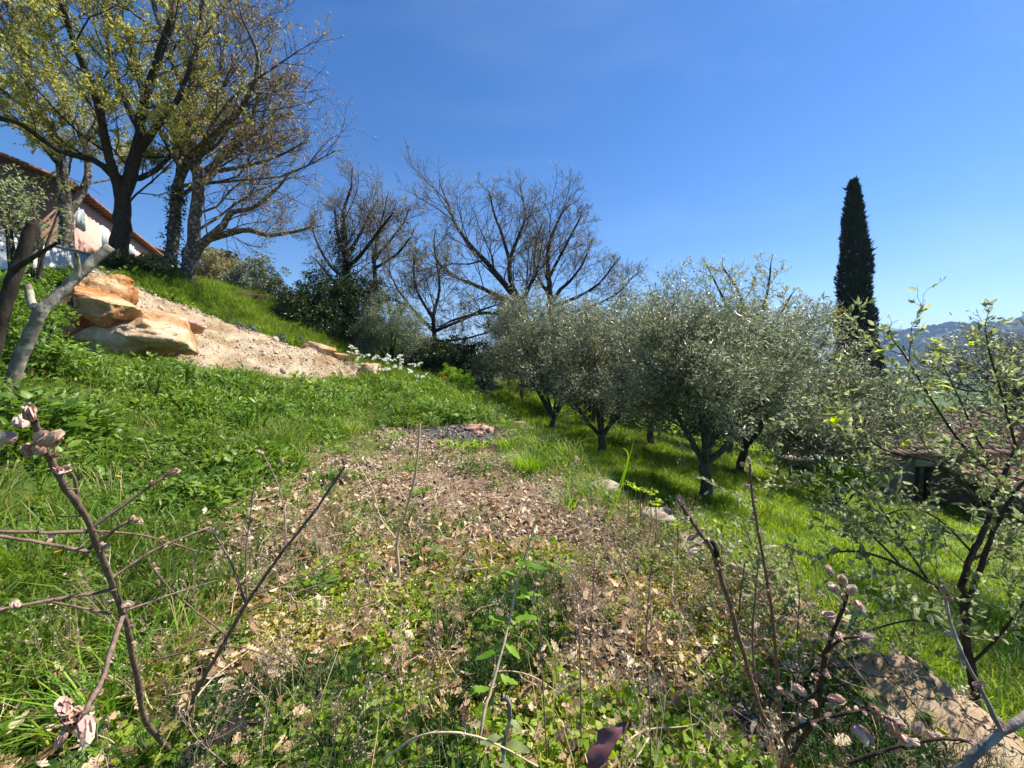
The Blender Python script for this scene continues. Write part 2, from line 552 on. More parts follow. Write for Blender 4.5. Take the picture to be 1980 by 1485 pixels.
# ------------------------------------------------------------------ terrain
CTRL = [  # upper ground (x, y, z)
    (0, -3, .1), (0, 0, 0), (0, 1.5, .0), (0, 3, 0), (0, 5, 0), (-.5, 7, 0), (-1, 9, .05), (1.5, 0, 0), (1.7, 2, 0), (1.4, 4.4, -.03), (.2, 9, 0),
    (-1, 14.8, .05), (-1.8, 12, .15), (-2.2, 9, .1), (-2.4, 6, .1), (-2.3, 3, .12), (-1.3, 1.2, .05), (-1.5, -2, .2),
    (-3.3, 3, .42), (-5, 2, 1.0), (-5.2, 4, 1.25), (-3.6, 5.5, .5), (-5, 7, .95), (-7.5, 8, 1.3), (-4, 9.5, .62), (-4, 12.2, .85), (-2.4, 14, .5),
    (-8, -2, 2), (-9, 5, 2.0), (-13, 3, 3.2),
    (-8.2, 9.2, 1.15), (-6.4, 10.8, .95), (-4.4, 12.8, .9), (-10.6, 8.8, 1.6),
    (-11.9, 11.2, 4.0), (-11.1, 12.7, 3.3), (-9.3, 13.7, 2.55), (-7.4, 14.2, 1.95), (-5.6, 14.4, 1.2), (-4.0, 14.9, .8),
    (-14.4, 14, 5.35), (-12.9, 15, 4.85), (-12.6, 17, 4.35), (-10.8, 17, 3.5), (-9.5, 18, 2.9), (-6.5, 18, 1.6), (-4.1, 19, 1.1), (-2, 19, .4),
    (-15.0, 13.5, 4.7), (-15.0, 10, 3.3), (-15.6, 14, 5.4), (-16, 10, 5.0), (-20, 17, 5.6), (-19, 24, 6.8), (-27, 31, 8.3), (-30, 12, 7.0), (-40, 30, 11),
    (-15, 24, 5.6), (-10, 26, 4.0), (-5, 28, 2.0), (0, 30, .2), (-40, 70, 13), (-10, 60, 4), (-80, 50, 20), (-30, -20, 6), (0, -20, 1), (-120, 120, 25),
]
LOWC = [
    (3.2, -3, -1.0), (3, 1, -1.0), (3.4, 3, -1.1), (4, 7.7, -1.2), (2.6, 11.2, -1.2), (1.7, 15.4, -1.2), (.6, 19.8, -1.15), (0, 26, -1.0), (0, 34, -1.2),
    (6, 7, -1.75), (7, 10, -1.9), (9, 10, -2.6), (12, 12, -3.1), (14, 13, -3.3), (8, 4, -2.0), (14, 6, -3.2), (5, 15, -1.5), (4.5, 22, -1.7), (8, 17, -2.2),
    (12, 20, -3.2), (20, 17, -4.2), (22, 26, -5), (30, 14, -6), (10, 32, -3.0), (40, 40, -9), (15, 60, -6), (0, 70, -2), (60, 60, -14), (110, 110, -22),
    (60, 0, -12), (20, -20, -5), (50, 160, -18), (0, 160, -8), (160, 200, -26), (260, 260, -28),
]
EDGE = np.array([(2.3, -6), (2.2, 0), (2.05, 1.7), (1.75, 3.2), (1.5, 4.4), (.85, 6.8), (.15, 9.1), (-.4, 12), (-1, 14.8), (-1.2, 19), (-.8, 24)])


class RBF:
    def __init__(self, pts):
        p = np.array(pts, float)
        self.c = p[:, :2]
        D = np.linalg.norm(self.c[:, None] - self.c[None], axis=-1)
        n = len(p)
        A = np.zeros((n + 3, n + 3))
        A[:n, :n] = D - np.eye(n) * .15
        A[:n, n] = 1; A[:n, n + 1:] = self.c
        A[n:, :n] = A[:n, n:].T
        self.w = np.linalg.solve(A, np.concatenate([p[:, 2], [0, 0, 0]]))

    def __call__(self, x, y):
        sh = np.shape(x)
        q = np.stack([np.ravel(x), np.ravel(y)], -1).astype(float)
        out = np.empty(len(q))
        for s in range(0, len(q), 20000):
            qq = q[s:s + 20000]
            D = np.linalg.norm(qq[:, None] - self.c[None], axis=-1)
            out[s:s + 20000] = D @ self.w[:-3] + self.w[-3] + qq @ self.w[-2:]
        return out.reshape(sh)


UP, LOW = RBF(CTRL), RBF(LOWC)


def edge_x(y):
    return np.interp(y, EDGE[:, 1], EDGE[:, 0])


def sstep(a, b, v):
    t = np.clip((v - a) / (b - a), 0, 1)
    return t * t * (3 - 2 * t)


def gz(x, y):
    x, y = np.asarray(x, float), np.asarray(y, float)
    e = edge_x(y)
    wob = .12 * np.sin(y * 2.3) + .07 * np.sin(y * 5.1 + 1)
    w = .55 + .35 * sstep(15, 24, y) * 20 + 25 * sstep(24, 60, y) + 3 * sstep(-1, -8, y)
    t = sstep(-.1, 1.0, (x - e - wob) / w)
    up = np.where(x > e, UP(np.minimum(x, e + .3), y), UP(x, y))
    z = up * (1 - t) + LOW(np.maximum(x, e - 1), y) * t
    r = np.hypot(x, y)
    q = np.stack([x * .9, y * .9, np.zeros_like(x)], -1)
    z = z + .05 * fbm(q, 3) * np.clip(r / 3, 0.4, 1.5) * (1 + t * .6)
    return z


def gz1(x, y):
    return float(gz(np.array([x]), np.array([y]))[0])


def G(x, y):
    return np.array([x, y, gz1(x, y)])


def Gp(px, d):
    """ground point under photo column px at forward distance d"""
    x = (px - 990.0) / FPX * d
    return G(x, d)


# ground sheet: polar grid around the viewer's place
rings = np.concatenate([[.15, .3], np.geomspace(.45, 40, 190), np.geomspace(41.5, 3600, 64)])
NA = 340
# finer angles towards +Y
a = np.linspace(-math.pi, math.pi, NA, endpoint=False)
a = a - .55 * np.sin(a)
RR, AA = np.meshgrid(rings, a, indexing='ij')
GX, GY = RR * np.sin(AA), RR * np.cos(AA)
rx = np.minimum(RR, 300) / RR
far = sstep(200, 500, RR)
GZ = gz(GX * rx, GY * rx) * (1 - far) + far * (-28)
Vg = np.stack([GX, GY, GZ], -1).reshape(-1, 3)
Vg = np.concatenate([Vg, [[0, 0, gz1(0, 0)]]])
i = np.arange(len(rings) - 1)[:, None] * NA
j = np.arange(NA)[None]
j2 = (j + 1) % NA
Fq = np.stack([i + j, i + NA + j, i + NA + j2, i + j2], -1).reshape(-1, 4)
Ft = np.stack([np.full(NA, len(Vg) - 1), np.arange(NA), (np.arange(NA) + 1) % NA], -1)


def left_x(y):          # where the dry floor meets the lush bank on the left
    return np.interp(y, [0, 1.2, 2.5, 4, 6, 8, 9.6, 11], [-1.2, -1.5, -2.3, -2.7, -3.0, -2.7, -1.6, 3])


def dry_mask(x, y):
    n = fbm(np.stack([x * 1.3, y * 1.3, np.full_like(x, 4.)], -1), 3)
    m = sstep(-.25, .35, x - left_x(y) + .35 * n) * sstep(.15, -.35, x - edge_x(y) + .3 * n + .25) * sstep(1.1, 2.6, y + .5 * n)
    return m * sstep(10.2, 9.3, y + .3 * n)


BURN = (-1.45, 8.35)


def burn_mask(x, y):
    n = fbm(np.stack([x * 1.7, y * 1.7, np.full_like(x, 9.)], -1), 3)
    return sstep(1.25, .6, np.hypot((x - BURN[0]) / 1.45, (y - BURN[1]) / .95) + .25 * n)


def low_mask(x, y):
    return sstep(.2, .7, x - edge_x(y))


def ground_mat():
    m, n, l, b, out = new_mat('ground')
    geo = n.new('ShaderNodeNewGeometry')

    def noise(s, d=6, r=.6):
        z = n.new('ShaderNodeTexNoise'); z.inputs['Scale'].default_value = s
        z.inputs['Detail'].default_value = d; z.inputs['Roughness'].default_value = r
        l.new(geo.outputs['Position'], z.inputs['Vector'])
        return z

    def attr(nm):
        t = n.new('ShaderNodeAttribute'); t.attribute_name = nm
        return t.outputs['Fac']

    def mix(f, c1, c2):
        x = n.new('ShaderNodeMix'); x.data_type = 'RGBA'
        l.new(f, x.inputs[0])
        l.new(c1, x.inputs[6]); l.new(c2, x.inputs[7])
        return x.outputs[2]
    n1, n2, n3 = noise(1.1), noise(28, 8, .7), noise(9)
    soil = ramp(n, [(.3, '#3a2d20'), (.55, '#5b4934'), (.75, '#7c6749')]); l.new(n2.outputs[0], soil.inputs[0])
    dry = ramp(n, [(.28, '#3f3024'), (.48, '#75604c'), (.68, '#a38e74'), (.85, '#c2b196')]); l.new(n2.outputs[0], dry.inputs[0])
    green = ramp(n, [(.3, '#28381a'), (.55, '#3f5a22'), (.8, '#5f6f33')]); l.new(n3.outputs[0], green.inputs[0])
    burn = ramp(n, [(.3, '#2a2624'), (.5, '#524c4a'), (.6, '#807a76'), (.72, '#aea8a2')]); l.new(n2.outputs[0], burn.inputs[0])
    valley = ramp(n, [(.35, '#2c3f1c'), (.5, '#4c6a2a'), (.65, '#59642f')])
    nv = noise(.02, 3); l.new(nv.outputs[0], valley.inputs[0])
    gs = ramp(n, [(.35, (0, 0, 0, 1)), (.6, (1, 1, 1, 1))]); l.new(n1.outputs[0], gs.inputs[0])
    c = mix(gs.outputs[0], soil.outputs[0], green.outputs[0])
    c = mix(attr('low'), c, green.outputs[0])
    c = mix(attr('dry'), c, dry.outputs[0])
    c = mix(attr('burn'), c, burn.outputs[0])
    c = mix(attr('far'), c, valley.outputs[0])
    l.new(c, b.inputs['Base Color'])
    b.inputs['Roughness'].default_value = .95
    b.inputs['Specular IOR Level'].default_value = .1
    bp = n.new('ShaderNodeBump'); bp.inputs['Strength'].default_value = .7; bp.inputs['Distance'].default_value = .03
    l.new(n2.outputs[0], bp.inputs['Height'])
    l.new(bp.outputs[0], b.inputs['Normal'])
    return m


xg, yg = Vg[:, 0], Vg[:, 1]
gm = make_mesh('ground', Vg, [Fq, Ft], smooth=True, attrs={
    'dry': dry_mask(xg, yg), 'burn': burn_mask(xg, yg), 'low': low_mask(xg, yg) * .8, 'far': sstep(45, 110, np.hypot(xg, yg))})
ground = tag(obj('ground', gm, ground_mat()), 'uneven hillside ground under grass, weeds and leaf litter', 'ground', kind='structure')


# ------------------------------------------------------------------ far hills and forest
def ridge(name, pts, depth, base, label, seed, amp):
    """pts: (px, py, dist) crest line in photograph; builds a full hill body behind/below it."""
    C = np.array([P(*p) for p in pts])
    t = np.linspace(0, 1, 160)
    s = np.linspace(0, 1, len(C))
    crest = np.stack([np.interp(t, s, C[:, k]) for k in range(3)], -1)
    crest[:, 2] += amp * fbm(np.stack([t * 25, t * 0 + seed, t * 0], -1), 4)
    rows = []
    for v in np.linspace(-2.2, 2.2, 64):
        row = crest.copy()
        row[:, 1] += v * depth
        row[:, 0] *= (1 + v * depth / crest[:, 1] * .5)
        h = np.exp(-(v * 1.5) ** 2)
        row[:, 2] = base + (crest[:, 2] - base) * h + amp * .6 * h * fbm(np.stack([row[:, 0] / 60, row[:, 1] / 60, row[:, 0] * 0 + seed], -1), 4)
        rows.append(row)
    V = np.array(rows)
    r, c = V.shape[:2]
    i = np.arange(r - 1)[:, None] * c
    j = np.arange(c - 1)[None]
    F = np.stack([i + j, i + j + 1, i + c + j + 1, i + c + j], -1).reshape(-1, 4)
    o = obj(name, make_mesh(name, V.reshape(-1, 3), F, smooth=True), M['hill'])
    tag(o, label, 'hill', kind='structure')
    return V.reshape(-1, 3)


hill_near = ridge('hill', [(900, 690, 1150), (1400, 690, 1150), (1600, 672, 1120), (1690, 655, 1100), (1760, 640, 1080), (1860, 630, 1050), (1950, 622, 1000), (2200, 615, 950), (2600, 640, 900)],
                  300, -34, 'wooded blue hill across the valley beyond the tall cypress', 3, 5)
hill_far = ridge('hill', [(700, 690, 2500), (1200, 670, 2500), (1500, 650, 2450), (1690, 633, 2400), (1780, 640, 2400), (1850, 650, 2400), (1950, 645, 2380), (2050, 650, 2350)],
                 400, -34, 'paler hill farther off behind the wooded hill', 8, 6)

# ------------------------------------------------------------------ geometry-node scatter for uncountable cover
HID = bpy.data.collections.new('cover_sources')


def gn_scatter(name, pts, rot, scl, idx, sources, label, cat, mat=None):
    """One 'stuff' object whose points carry copies of small source meshes."""
    col = bpy.data.collections.new(name + '_sources')
    for k, me in enumerate(sources):
        if mat is not None and not me.materials: me.materials.append(mat)
        s = bpy.data.objects.new('%s_source_%02d' % (name, k), me)
        col.objects.link(s)
    me = bpy.data.meshes.new(name)
    me.vertices.add(len(pts))
    me.vertices.foreach_set('co', np.asarray(pts, dtype=np.float32).ravel())
    for nm, ty, arr in (('rot', 'FLOAT_VECTOR', rot), ('scl', 'FLOAT', scl), ('idx', 'INT', idx)):
        al = me.attributes.new(nm, ty, 'POINT')
        if ty == 'FLOAT_VECTOR': al.data.foreach_set('vector', np.asarray(arr, dtype=np.float32).ravel())
        elif ty == 'INT': al.data.foreach_set('value', np.asarray(arr, dtype=np.int32))
        else: al.data.foreach_set('value', np.asarray(arr, dtype=np.float32))
    me.update()
    o = obj(name, me, None)
    ng = bpy.data.node_groups.new(name + '_scatter', 'GeometryNodeTree')
    ng.interface.new_socket('Geometry', in_out='INPUT', socket_type='NodeSocketGeometry')
    ng.interface.new_socket('Geometry', in_out='OUTPUT', socket_type='NodeSocketGeometry')
    n, l = ng.nodes, ng.links
    gi, go = n.new('NodeGroupInput'), n.new('NodeGroupOutput')
    ip = n.new('GeometryNodeInstanceOnPoints')
    ci = n.new('GeometryNodeCollectionInfo')
    ci.inputs['Collection'].default_value = col
    ci.inputs['Separate Children'].default_value = True
    ci.inputs['Reset Children'].default_value = True

    def na(nm, ty):
        x = n.new('GeometryNodeInputNamedAttribute'); x.data_type = ty
        x.inputs['Name'].default_value = nm
        return x.outputs['Attribute']
    l.new(gi.outputs[0], ip.inputs['Points'])
    l.new(ci.outputs[0], ip.inputs['Instance'])
    ip.inputs['Pick Instance'].default_value = True
    l.new(na('idx', 'INT'), ip.inputs['Instance Index'])
    l.new(na('rot', 'FLOAT_VECTOR'), ip.inputs['Rotation'])
    l.new(na('scl', 'FLOAT'), ip.inputs['Scale'])
    l.new(ip.outputs[0], go.inputs[0])
    md = o.modifiers.new('scatter', 'NODES')
    md.node_group = ng
    return tag(o, label, cat, kind='stuff')


def spin(n, tilt=.15):
    return np.stack([RS.normal(0, tilt, n), RS.normal(0, tilt, n), RS.rand(n) * 6.283], -1)


def blades(n, h, spread, w, lean=.35, seed=0, droop=.5):
    rs = np.random.RandomState(seed)
    V, F, R = [], [], []
    for k in range(n):
        az, rr = rs.rand() * 6.283, spread * math.sqrt(rs.rand())
        b = np.array([rr * math.cos(az), rr * math.sin(az), -.02])
        a2 = az + rs.normal(0, .8)
        dr = np.array([math.cos(a2), math.sin(a2), 0])
        sd = np.array([-dr[1], dr[0], 0])
        H = h * rs.uniform(.5, 1.05)
        ln = abs(rs.normal(lean, lean * .5))
        i0 = len(V)
        ww = w * rs.uniform(.7, 1.2)
        for q, t in enumerate((0, .4, .75)):
            c = b + np.array([0, 0, 1]) * H * (t - droop * .25 * t * t) + dr * H * ln * t * t * (1 + droop)
            hw = ww * (1, .9, .6)[q] * .5
            V += [c - sd * hw, c + sd * hw]
        V.append(b + np.array([0, 0, 1]) * H * (1 - droop * .45) + dr * H * ln * (1 + droop * 1.2))
        F += [[i0, i0 + 1, i0 + 3], [i0, i0 + 3, i0 + 2], [i0 + 2, i0 + 3, i0 + 5], [i0 + 2, i0 + 5, i0 + 4], [i0 + 4, i0 + 5, i0 + 6]]
        R += [rs.rand()] * 7
    return np.array(V), np.array(F), np.array(R)


def clump(n, size, spread, h, seed, tmpl, up=.5, stems=True):
    """broad-leaved weed: leaves around short stems."""
    rs = np.random.RandomState(seed)
    az = rs.rand(n) * 6.283
    rr = spread * np.sqrt(rs.rand(n))
    zz = h * rs.rand(n)
    pos = np.stack([rr * np.cos(az), rr * np.sin(az), zz], -1)
    a2 = az + rs.normal(0, .7, n)
    el = rs.normal(up, .35, n)
    ax = np.stack([np.cos(a2) * np.cos(el), np.sin(a2) * np.cos(el), np.sin(el)], -1)
    hint = norm(np.array([0, 0, 1.]) + rs.normal(0, .35, (n, 3)))
    out = [scatter_mesh(tmpl, pos, ax, hint, size * rs.uniform(.6, 1.15, n))]
    if stems:
        k = max(3, n // 5)
        a3 = rs.rand(k) * 6.283
        st = np.zeros((k, 3)); st[:, 2] = -.03
        out.append(scatter_mesh(T_diamond(.05, 0), st, np.stack([np.cos(a3) * .5, np.sin(a3) * .5, np.ones(k)], -1), rand_dirs(k, rs), np.full(k, h * 1.1)))
    return merge(out)


def mk(name, vfr): return make_mesh(name, vfr[0], vfr[1], rnd=vfr[2])


GRASS = [mk('grass_tuft', blades(16, .30, .07, .009, .4, k)) for k in range(5)]
GRASS_LOW = [mk('grass_tuft', blades(22, .17, .10, .008, .45, 20 + k)) for k in range(5)]
GRASS_DRY = [mk('grass_tuft', blades(12, .22, .06, .004, .5, 40 + k)) for k in range(4)]
WEED = [mk('weed_clump', clump(16, .075, .07, .13, 60 + k, T_leaf(.5))) for k in range(3)] + \
       [mk('weed_clump', clump(26, .05, .09, .16, 70 + k, T_leaf(.35))) for k in range(3)]
CLOVER = [mk('clover_clump', clump(18, .027, .08, .07, 80 + k, T_leaf(.95, .05, .1), .25)) for k in range(4)]
FEATHER = [mk('feather_clump', clump(150, .03, .10, .15, 90 + k, T_diamond(.10, .01), .6)) for k in range(4)]
YELLOW = [mk('cover_clump', clump(30, .016, .07, .035, 100 + k, T_diamond(.8, .05), .4, False)) for k in range(4)]


def chip(seed):
    rs = np.random.RandomState(seed)
    V, F = T_leaf(rs.uniform(.22, .5), rs.uniform(-.12, .15), rs.uniform(-.3, .45))
    V = V.copy(); V[:, 1] -= .5
    V[:, 2] += .1 * np.sin(V[:, 1] * 5 + seed)
    return make_mesh('litter_piece', V, F, rnd=np.full(len(V), rs.rand()))


CHIPS = [chip(k) for k in range(9)]


def oak_dead(seed):
    V, F = T_oakleaf(random.Random(seed))
    V = V.copy(); V[:, 1] -= .5
    return make_mesh('dead_leaf', V, F, rnd=np.full(len(V), random.Random(seed).random()))


OAKDEAD = [oak_dead(200 + k) for k in range(6)]


def pebble(seed, sq=.6):
    rs = np.random.RandomState(seed)
    import bmesh
    bm = bmesh.new()
    bmesh.ops.create_icosphere(bm, subdivisions=1, radius=.5)
    V = np.array([v.co[:] for v in bm.verts]); F = np.array([[v.index for v in f.verts] for f in bm.faces])
    bm.free()
    V *= (1 + .35 * vnoise(V * 2.3 + seed * 3.1))[:, None]
    V[:, 2] *= sq
    return make_mesh('pebble', V, F, rnd=np.full(len(V), rs.rand()))


PEBBLES = [pebble(k) for k in range(6)]


def region(n, x0, x1, y0, y1, fn, ypow=1.0):
    """random ground points kept with probability fn(x, y)"""
    x = RS.uniform(x0, x1, n)
    y = y0 + (y1 - y0) * RS.rand(n) ** ypow
    k = RS.rand(n) < fn(x, y)
    x, y = x[k], y[k]
    return np.stack([x, y, gz(x, y)], -1)


def in_view(x, y, margin=1.5):
    return (np.abs(x) < y * 1.45 + margin)


# ------------------------------------------------------------------ gravel bank
foot = np.array([P(140, 712, 8.9), P(230, 718, 9.1), P(350, 738, 9.4), P(520, 742, 10.6), P(640, 735, 11.8), P(700, 728, 12.8)])
crest = np.array([P(172, 524, 11.0), P(215, 540, 11.4), P(330, 592, 12.6), P(480, 642, 13.6), P(600, 680, 14.1), P(690, 716, 14.4)])


def gravel_bank():
    nu, nv = 150, 60
    u = np.linspace(0, 1, nu)
    s = np.linspace(0, 1, len(foot))

    def cr(A):
        return np.stack([np.interp(u, s, A[:, k]) for k in range(3)], -1)
    f, c = cr(foot), cr(crest)
    ker = np.ones(9) / 9
    for A in (f, c):
        for k in range(3):
            A[:, k] = np.convolve(np.pad(A[:, k], 4, 'edge'), ker, 'valid')
    rows = []
    for v in np.linspace(-.12, 1.16, nv):
        p = f + (c - f) * v
        bulge = .28 * math.sin(math.pi * min(max(v, 0), 1)) - (1.4 * max(0, v - 1.0) + 4.0 * max(0, -v) * 0.6)
        p[:, 2] += bulge
        rows.append(p)
    V = np.array(rows)
    q = V.reshape(-1, 3)
    q[:, 2] += .16 * fbm(q * .9, 4) + .045 * fbm(q * 5, 3) + .012
    F = np.stack([(np.arange(nv - 1)[:, None] * nu + np.arange(nu - 1)[None]) + o for o in (0, 1, nu + 1, nu)], -1).reshape(-1, 4)
    return q, F


GBV, GBF = gravel_bank()
M['gravel'] = rough_mat('gravel', [(.25, '#857460'), (.42, '#ae9c82'), (.6, '#c6b599'), (.8, '#d8cbb4')], scale=26, bump=1.0, dist=.05, detail=10,
                        scale2=1.2, stops2=[(.35, '#cdb9a0'), (.62, '#ffffff')])
gb = tag(obj('gravel_bank', make_mesh('gravel_bank', GBV, GBF, smooth=True), M['gravel']), 'sloping bank of pale beige gravel below the oaks', 'bank', kind='structure')
k = RS.choice(len(GBV), 7000)
pp = GBV[k] + np.stack([RS.normal(0, .08, len(k)), RS.normal(0, .08, len(k)), np.zeros(len(k))], -1)
gn_scatter('gravel', pp, RS.rand(len(k), 3) * 6, np.exp(RS.normal(math.log(.03), .5, len(k))), RS.randint(0, 6, len(k)), PEBBLES,
           'loose beige stones and grit strewn over the gravel bank', 'gravel', M['gravel_stone'])

BIGST = RS.choice(len(GBV), 260)
gn_scatter('bank_stones', GBV[BIGST], RS.rand(260, 3) * 6, np.exp(RS.normal(math.log(.085), .4, 260)), RS.randint(0, 6, 260), [m_.copy() for m_ in PEBBLES],
           'larger loose stones lying on the gravel bank', 'gravel', M['gravel_stone'])
k = RS.choice(len(GBV), 230)
gn_scatter('bank_weeds', GBV[k], spin(len(k), .3), RS.uniform(.4, 1.1, len(k)), RS.randint(0, 4, len(k)), [m_.copy() for m_ in GRASS_DRY],
           'thin dry tufts growing on the gravel bank', 'weeds', M['dry_grass'])

# ------------------------------------------------------------------ ground cover
def gb_mask(x, y):          # 1 on the gravel bank
    xs = np.interp(y, [8.5, 9.4, 11, 13, 14.6], [-12.5, -12, -12, -11, -8])
    lowx = np.interp(y, [8.6, 9.2, 9.5, 10.8, 12.6, 13.8, 14.6], [-10.5, -9.2, -8.0, -6.2, -4.2, -3.0, -4.0])
    cy_ = np.interp(x, [-12.5, -11.9, -11.1, -9.3, -7.3, -4.5], [10.6, 11.2, 12.6, 13.6, 14.1, 14.9])
    fy_ = np.interp(x, [-10.8, -9.6, -8.1, -6.2, -4.2, -2.9], [8.6, 9.0, 9.4, 10.8, 12.6, 13.6])
    return ((y > fy_ + .12) & (y < cy_) & (x < -3.2) & (x > -12.6)).astype(float)


def left_mask(x, y):
    return (1 - dry_mask(x, y)) * (1 - low_mask(x, y)) * (1 - gb_mask(x, y))


nz2 = lambda x, y, s, o: fbm(np.stack([x * s, y * s, np.full_like(x, o)], -1), 3)

p = region(34000, -13, 1.5, .7, 15.5, lambda x, y: left_mask(x, y) * in_view(x, y, .6) * (.4 + .6 * sstep(-.3, .3, nz2(x, y, .8, 2))) * np.where((y < 2.8) & (x > -1.9), .4, 1) * np.where(x > -1.2, .45, 1) * (1 - burn_mask(x, y)))
d = np.hypot(p[:, 0], p[:, 1])
gn_scatter('grass', p, spin(len(p)), RS.uniform(.6, 1.25, len(p)) * np.interp(d, [1, 4, 9, 15], [.7, .95, 1.25, 1.35]) * (1 + .6 * nz2(p[:, 0], p[:, 1], .9, 55)), RS.randint(0, 5, len(p)), GRASS,
           'lush tall green grass on the bank left of the bare patch', 'grass', M['grass'])
p = region(30000, -13, 0, .7, 14.5, lambda x, y: left_mask(x, y) * in_view(x, y, .6) * (.1 + .9 * sstep(-.1, .5, nz2(x, y, .7, 7))))
d = np.hypot(p[:, 0], p[:, 1])
gn_scatter('weeds', p, spin(len(p)), RS.uniform(.6, 1.5, len(p)) * np.interp(d, [1, 4, 9, 15], [.75, .9, 1.2, 1.45]) * (1 + .6 * nz2(p[:, 0], p[:, 1], 1.1, 58)), RS.randint(0, 6, len(p)), WEED,
           'broad-leaved green weeds growing among the bank grass', 'weeds', M['weed'])
TALL = [mk('tall_weed', clump(46, .085, .13, .48, 130 + k, T_leaf(.4), .5)) for k in range(4)]
p = region(1900, -10.5, -1.2, 5.2, 14.2, lambda x, y: left_mask(x, y) * in_view(x, y, .4) * (1 - burn_mask(x, y)) * (y > 5.2 + .8 * (x > -3.5) * 4.5) * sstep(-.15, .45, nz2(x, y, .55, 91)))
gn_scatter('tall_weeds', p, spin(len(p), .2), RS.uniform(.55, 1.15, len(p)), RS.randint(0, 4, len(p)), TALL,
           'tall leafy weeds standing up to the foot of the gravel bank', 'weeds', M['weed'])
p = region(44000, -2, 17, 1.0, 32, lambda x, y: low_mask(x, y) * in_view(x, y, 1) * np.interp(y, [0, 12, 20, 32], [1, .9, .5, .25]), 1.25)
d = np.hypot(p[:, 0], p[:, 1])
gn_scatter('meadow_grass', p, spin(len(p)), RS.uniform(.7, 1.4, len(p)) * np.interp(d, [2, 8, 16, 30], [.95, 1.1, 1.5, 2.2]), RS.randint(0, 5, len(p)), GRASS_LOW,
           'bright yellow-green meadow grass on the lower terrace under the olive trees', 'grass', M['grass_low'])
# upper strip of grass behind the gravel crest
p = region(9000, -17, -3, 11, 24, lambda x, y: (1 - gb_mask(x, y)) * (y > np.interp(x, [-12.5, -11.9, -11.1, -9.3, -7.3, -4.5], [10.8, 11.2, 12.6, 13.6, 14.1, 14.9])) * in_view(x, y, 2) * ((x > -12.6) | (y > 14.6)))
gn_scatter('hillside_grass', p, spin(len(p)), RS.uniform(1.0, 2.1, len(p)), RS.randint(0, 5, len(p)), GRASS,
           'rough grass along the top of the gravel bank below the oaks', 'grass', M['grass'])
# litter
p = region(52000, -3.6, 2.3, .8, 10.2, lambda x, y: np.clip(dry_mask(x, y) + .35 * (y < 3) * (x > -1.6) * (1 - low_mask(x, y)), 0, 1) * np.where(burn_mask(x, y) > .5, .10, 1) * (.35 + .65 * sstep(-.5, .2, nz2(x, y, 1.5, 5))), 1.3)
p[:, 2] += RS.uniform(.0, .035, len(p))
d = p[:, 1]
r = np.stack([RS.normal(0, .45, len(p)), RS.normal(0, .45, len(p)), RS.rand(len(p)) * 6.283], -1)
gn_scatter('leaf_litter', p, r, np.exp(RS.normal(math.log(.042), .38, len(p))) * np.interp(d, [1, 4, 9], [.95, 1.1, 1.35]), RS.randint(0, 9, len(p)), [m_.copy() for m_ in CHIPS],
           'dry beige and brown leaf litter and chips covering the flat ground', 'litter', M['litter'])
p = region(10500, -2.6, 2.2, .75, 5.5, lambda x, y: (1 - low_mask(x, y)) * (x > left_x(y) - .5) * np.interp(y, [.7, 2.6, 5.5], [1, .8, .12]) * (.3 + .7 * sstep(-.4, .2, nz2(x, y, 1.8, 15))) * np.where(x > .9, .55, 1))
p[:, 2] += RS.uniform(.01, .10, len(p))
gn_scatter('fallen_leaves', p, np.stack([RS.normal(0, .6, len(p)), RS.normal(0, .6, len(p)), RS.rand(len(p)) * 6.283], -1), RS.uniform(.04, .085, len(p)), RS.randint(0, 6, len(p)), OAKDEAD,
           'curled tan oak leaves lying thickly between the plants near the viewer', 'leaves', M['dead_leaf'])


def fg(x, y):
    return (1 - low_mask(x, y)) * (y < 3.4)


p = region(5600, -1.5, 2.0, .7, 3.2, lambda x, y: fg(x, y) * sstep(-.25, .25, nz2(x, y, 1.6, 22) + .45 * np.exp(-((x - .1) / .55) ** 2) - .15) * np.interp(y, [.7, 2.4, 3.2], [1, .9, .1]))
gn_scatter('clover', p, spin(len(p), .25), RS.uniform(.6, 1.35, len(p)), RS.randint(0, 4, len(p)), CLOVER,
           'low yellow-green round-leaved ground cover near the viewer', 'ground cover', M['clover'])
p = region(1500, -1.4, 2.1, .7, 2.7, lambda x, y: fg(x, y) * sstep(.0, .3, nz2(x, y, 1.3, 31) + .35 * np.exp(-((x + .45) / .35) ** 2 - ((y - 1.5) / .5) ** 2) + .35 * np.exp(-((x - .55) / .35) ** 2 - ((y - 2) / .5) ** 2)))
gn_scatter('feathery_weeds', p, spin(len(p), .25), RS.uniform(.6, 1.2, len(p)), RS.randint(0, 4, len(p)), FEATHER,
           'dark green feathery fine-leaved weeds in low mats near the viewer', 'weeds', M['feather'])
p = region(5000, -1.8, 2.2, .7, 3.2, lambda x, y: fg(x, y) * sstep(-.2, .3, nz2(x, y, 1.9, 41)) * .9 + .4 * (x > 1.0) * (y > 2.5))
gn_scatter('yellow_cover', p, spin(len(p), .2), RS.uniform(.6, 1.4, len(p)), RS.randint(0, 4, len(p)), YELLOW,
           'tiny yellow leaves of creeping cover between the dead leaves', 'ground cover', M['yellow_cover'])
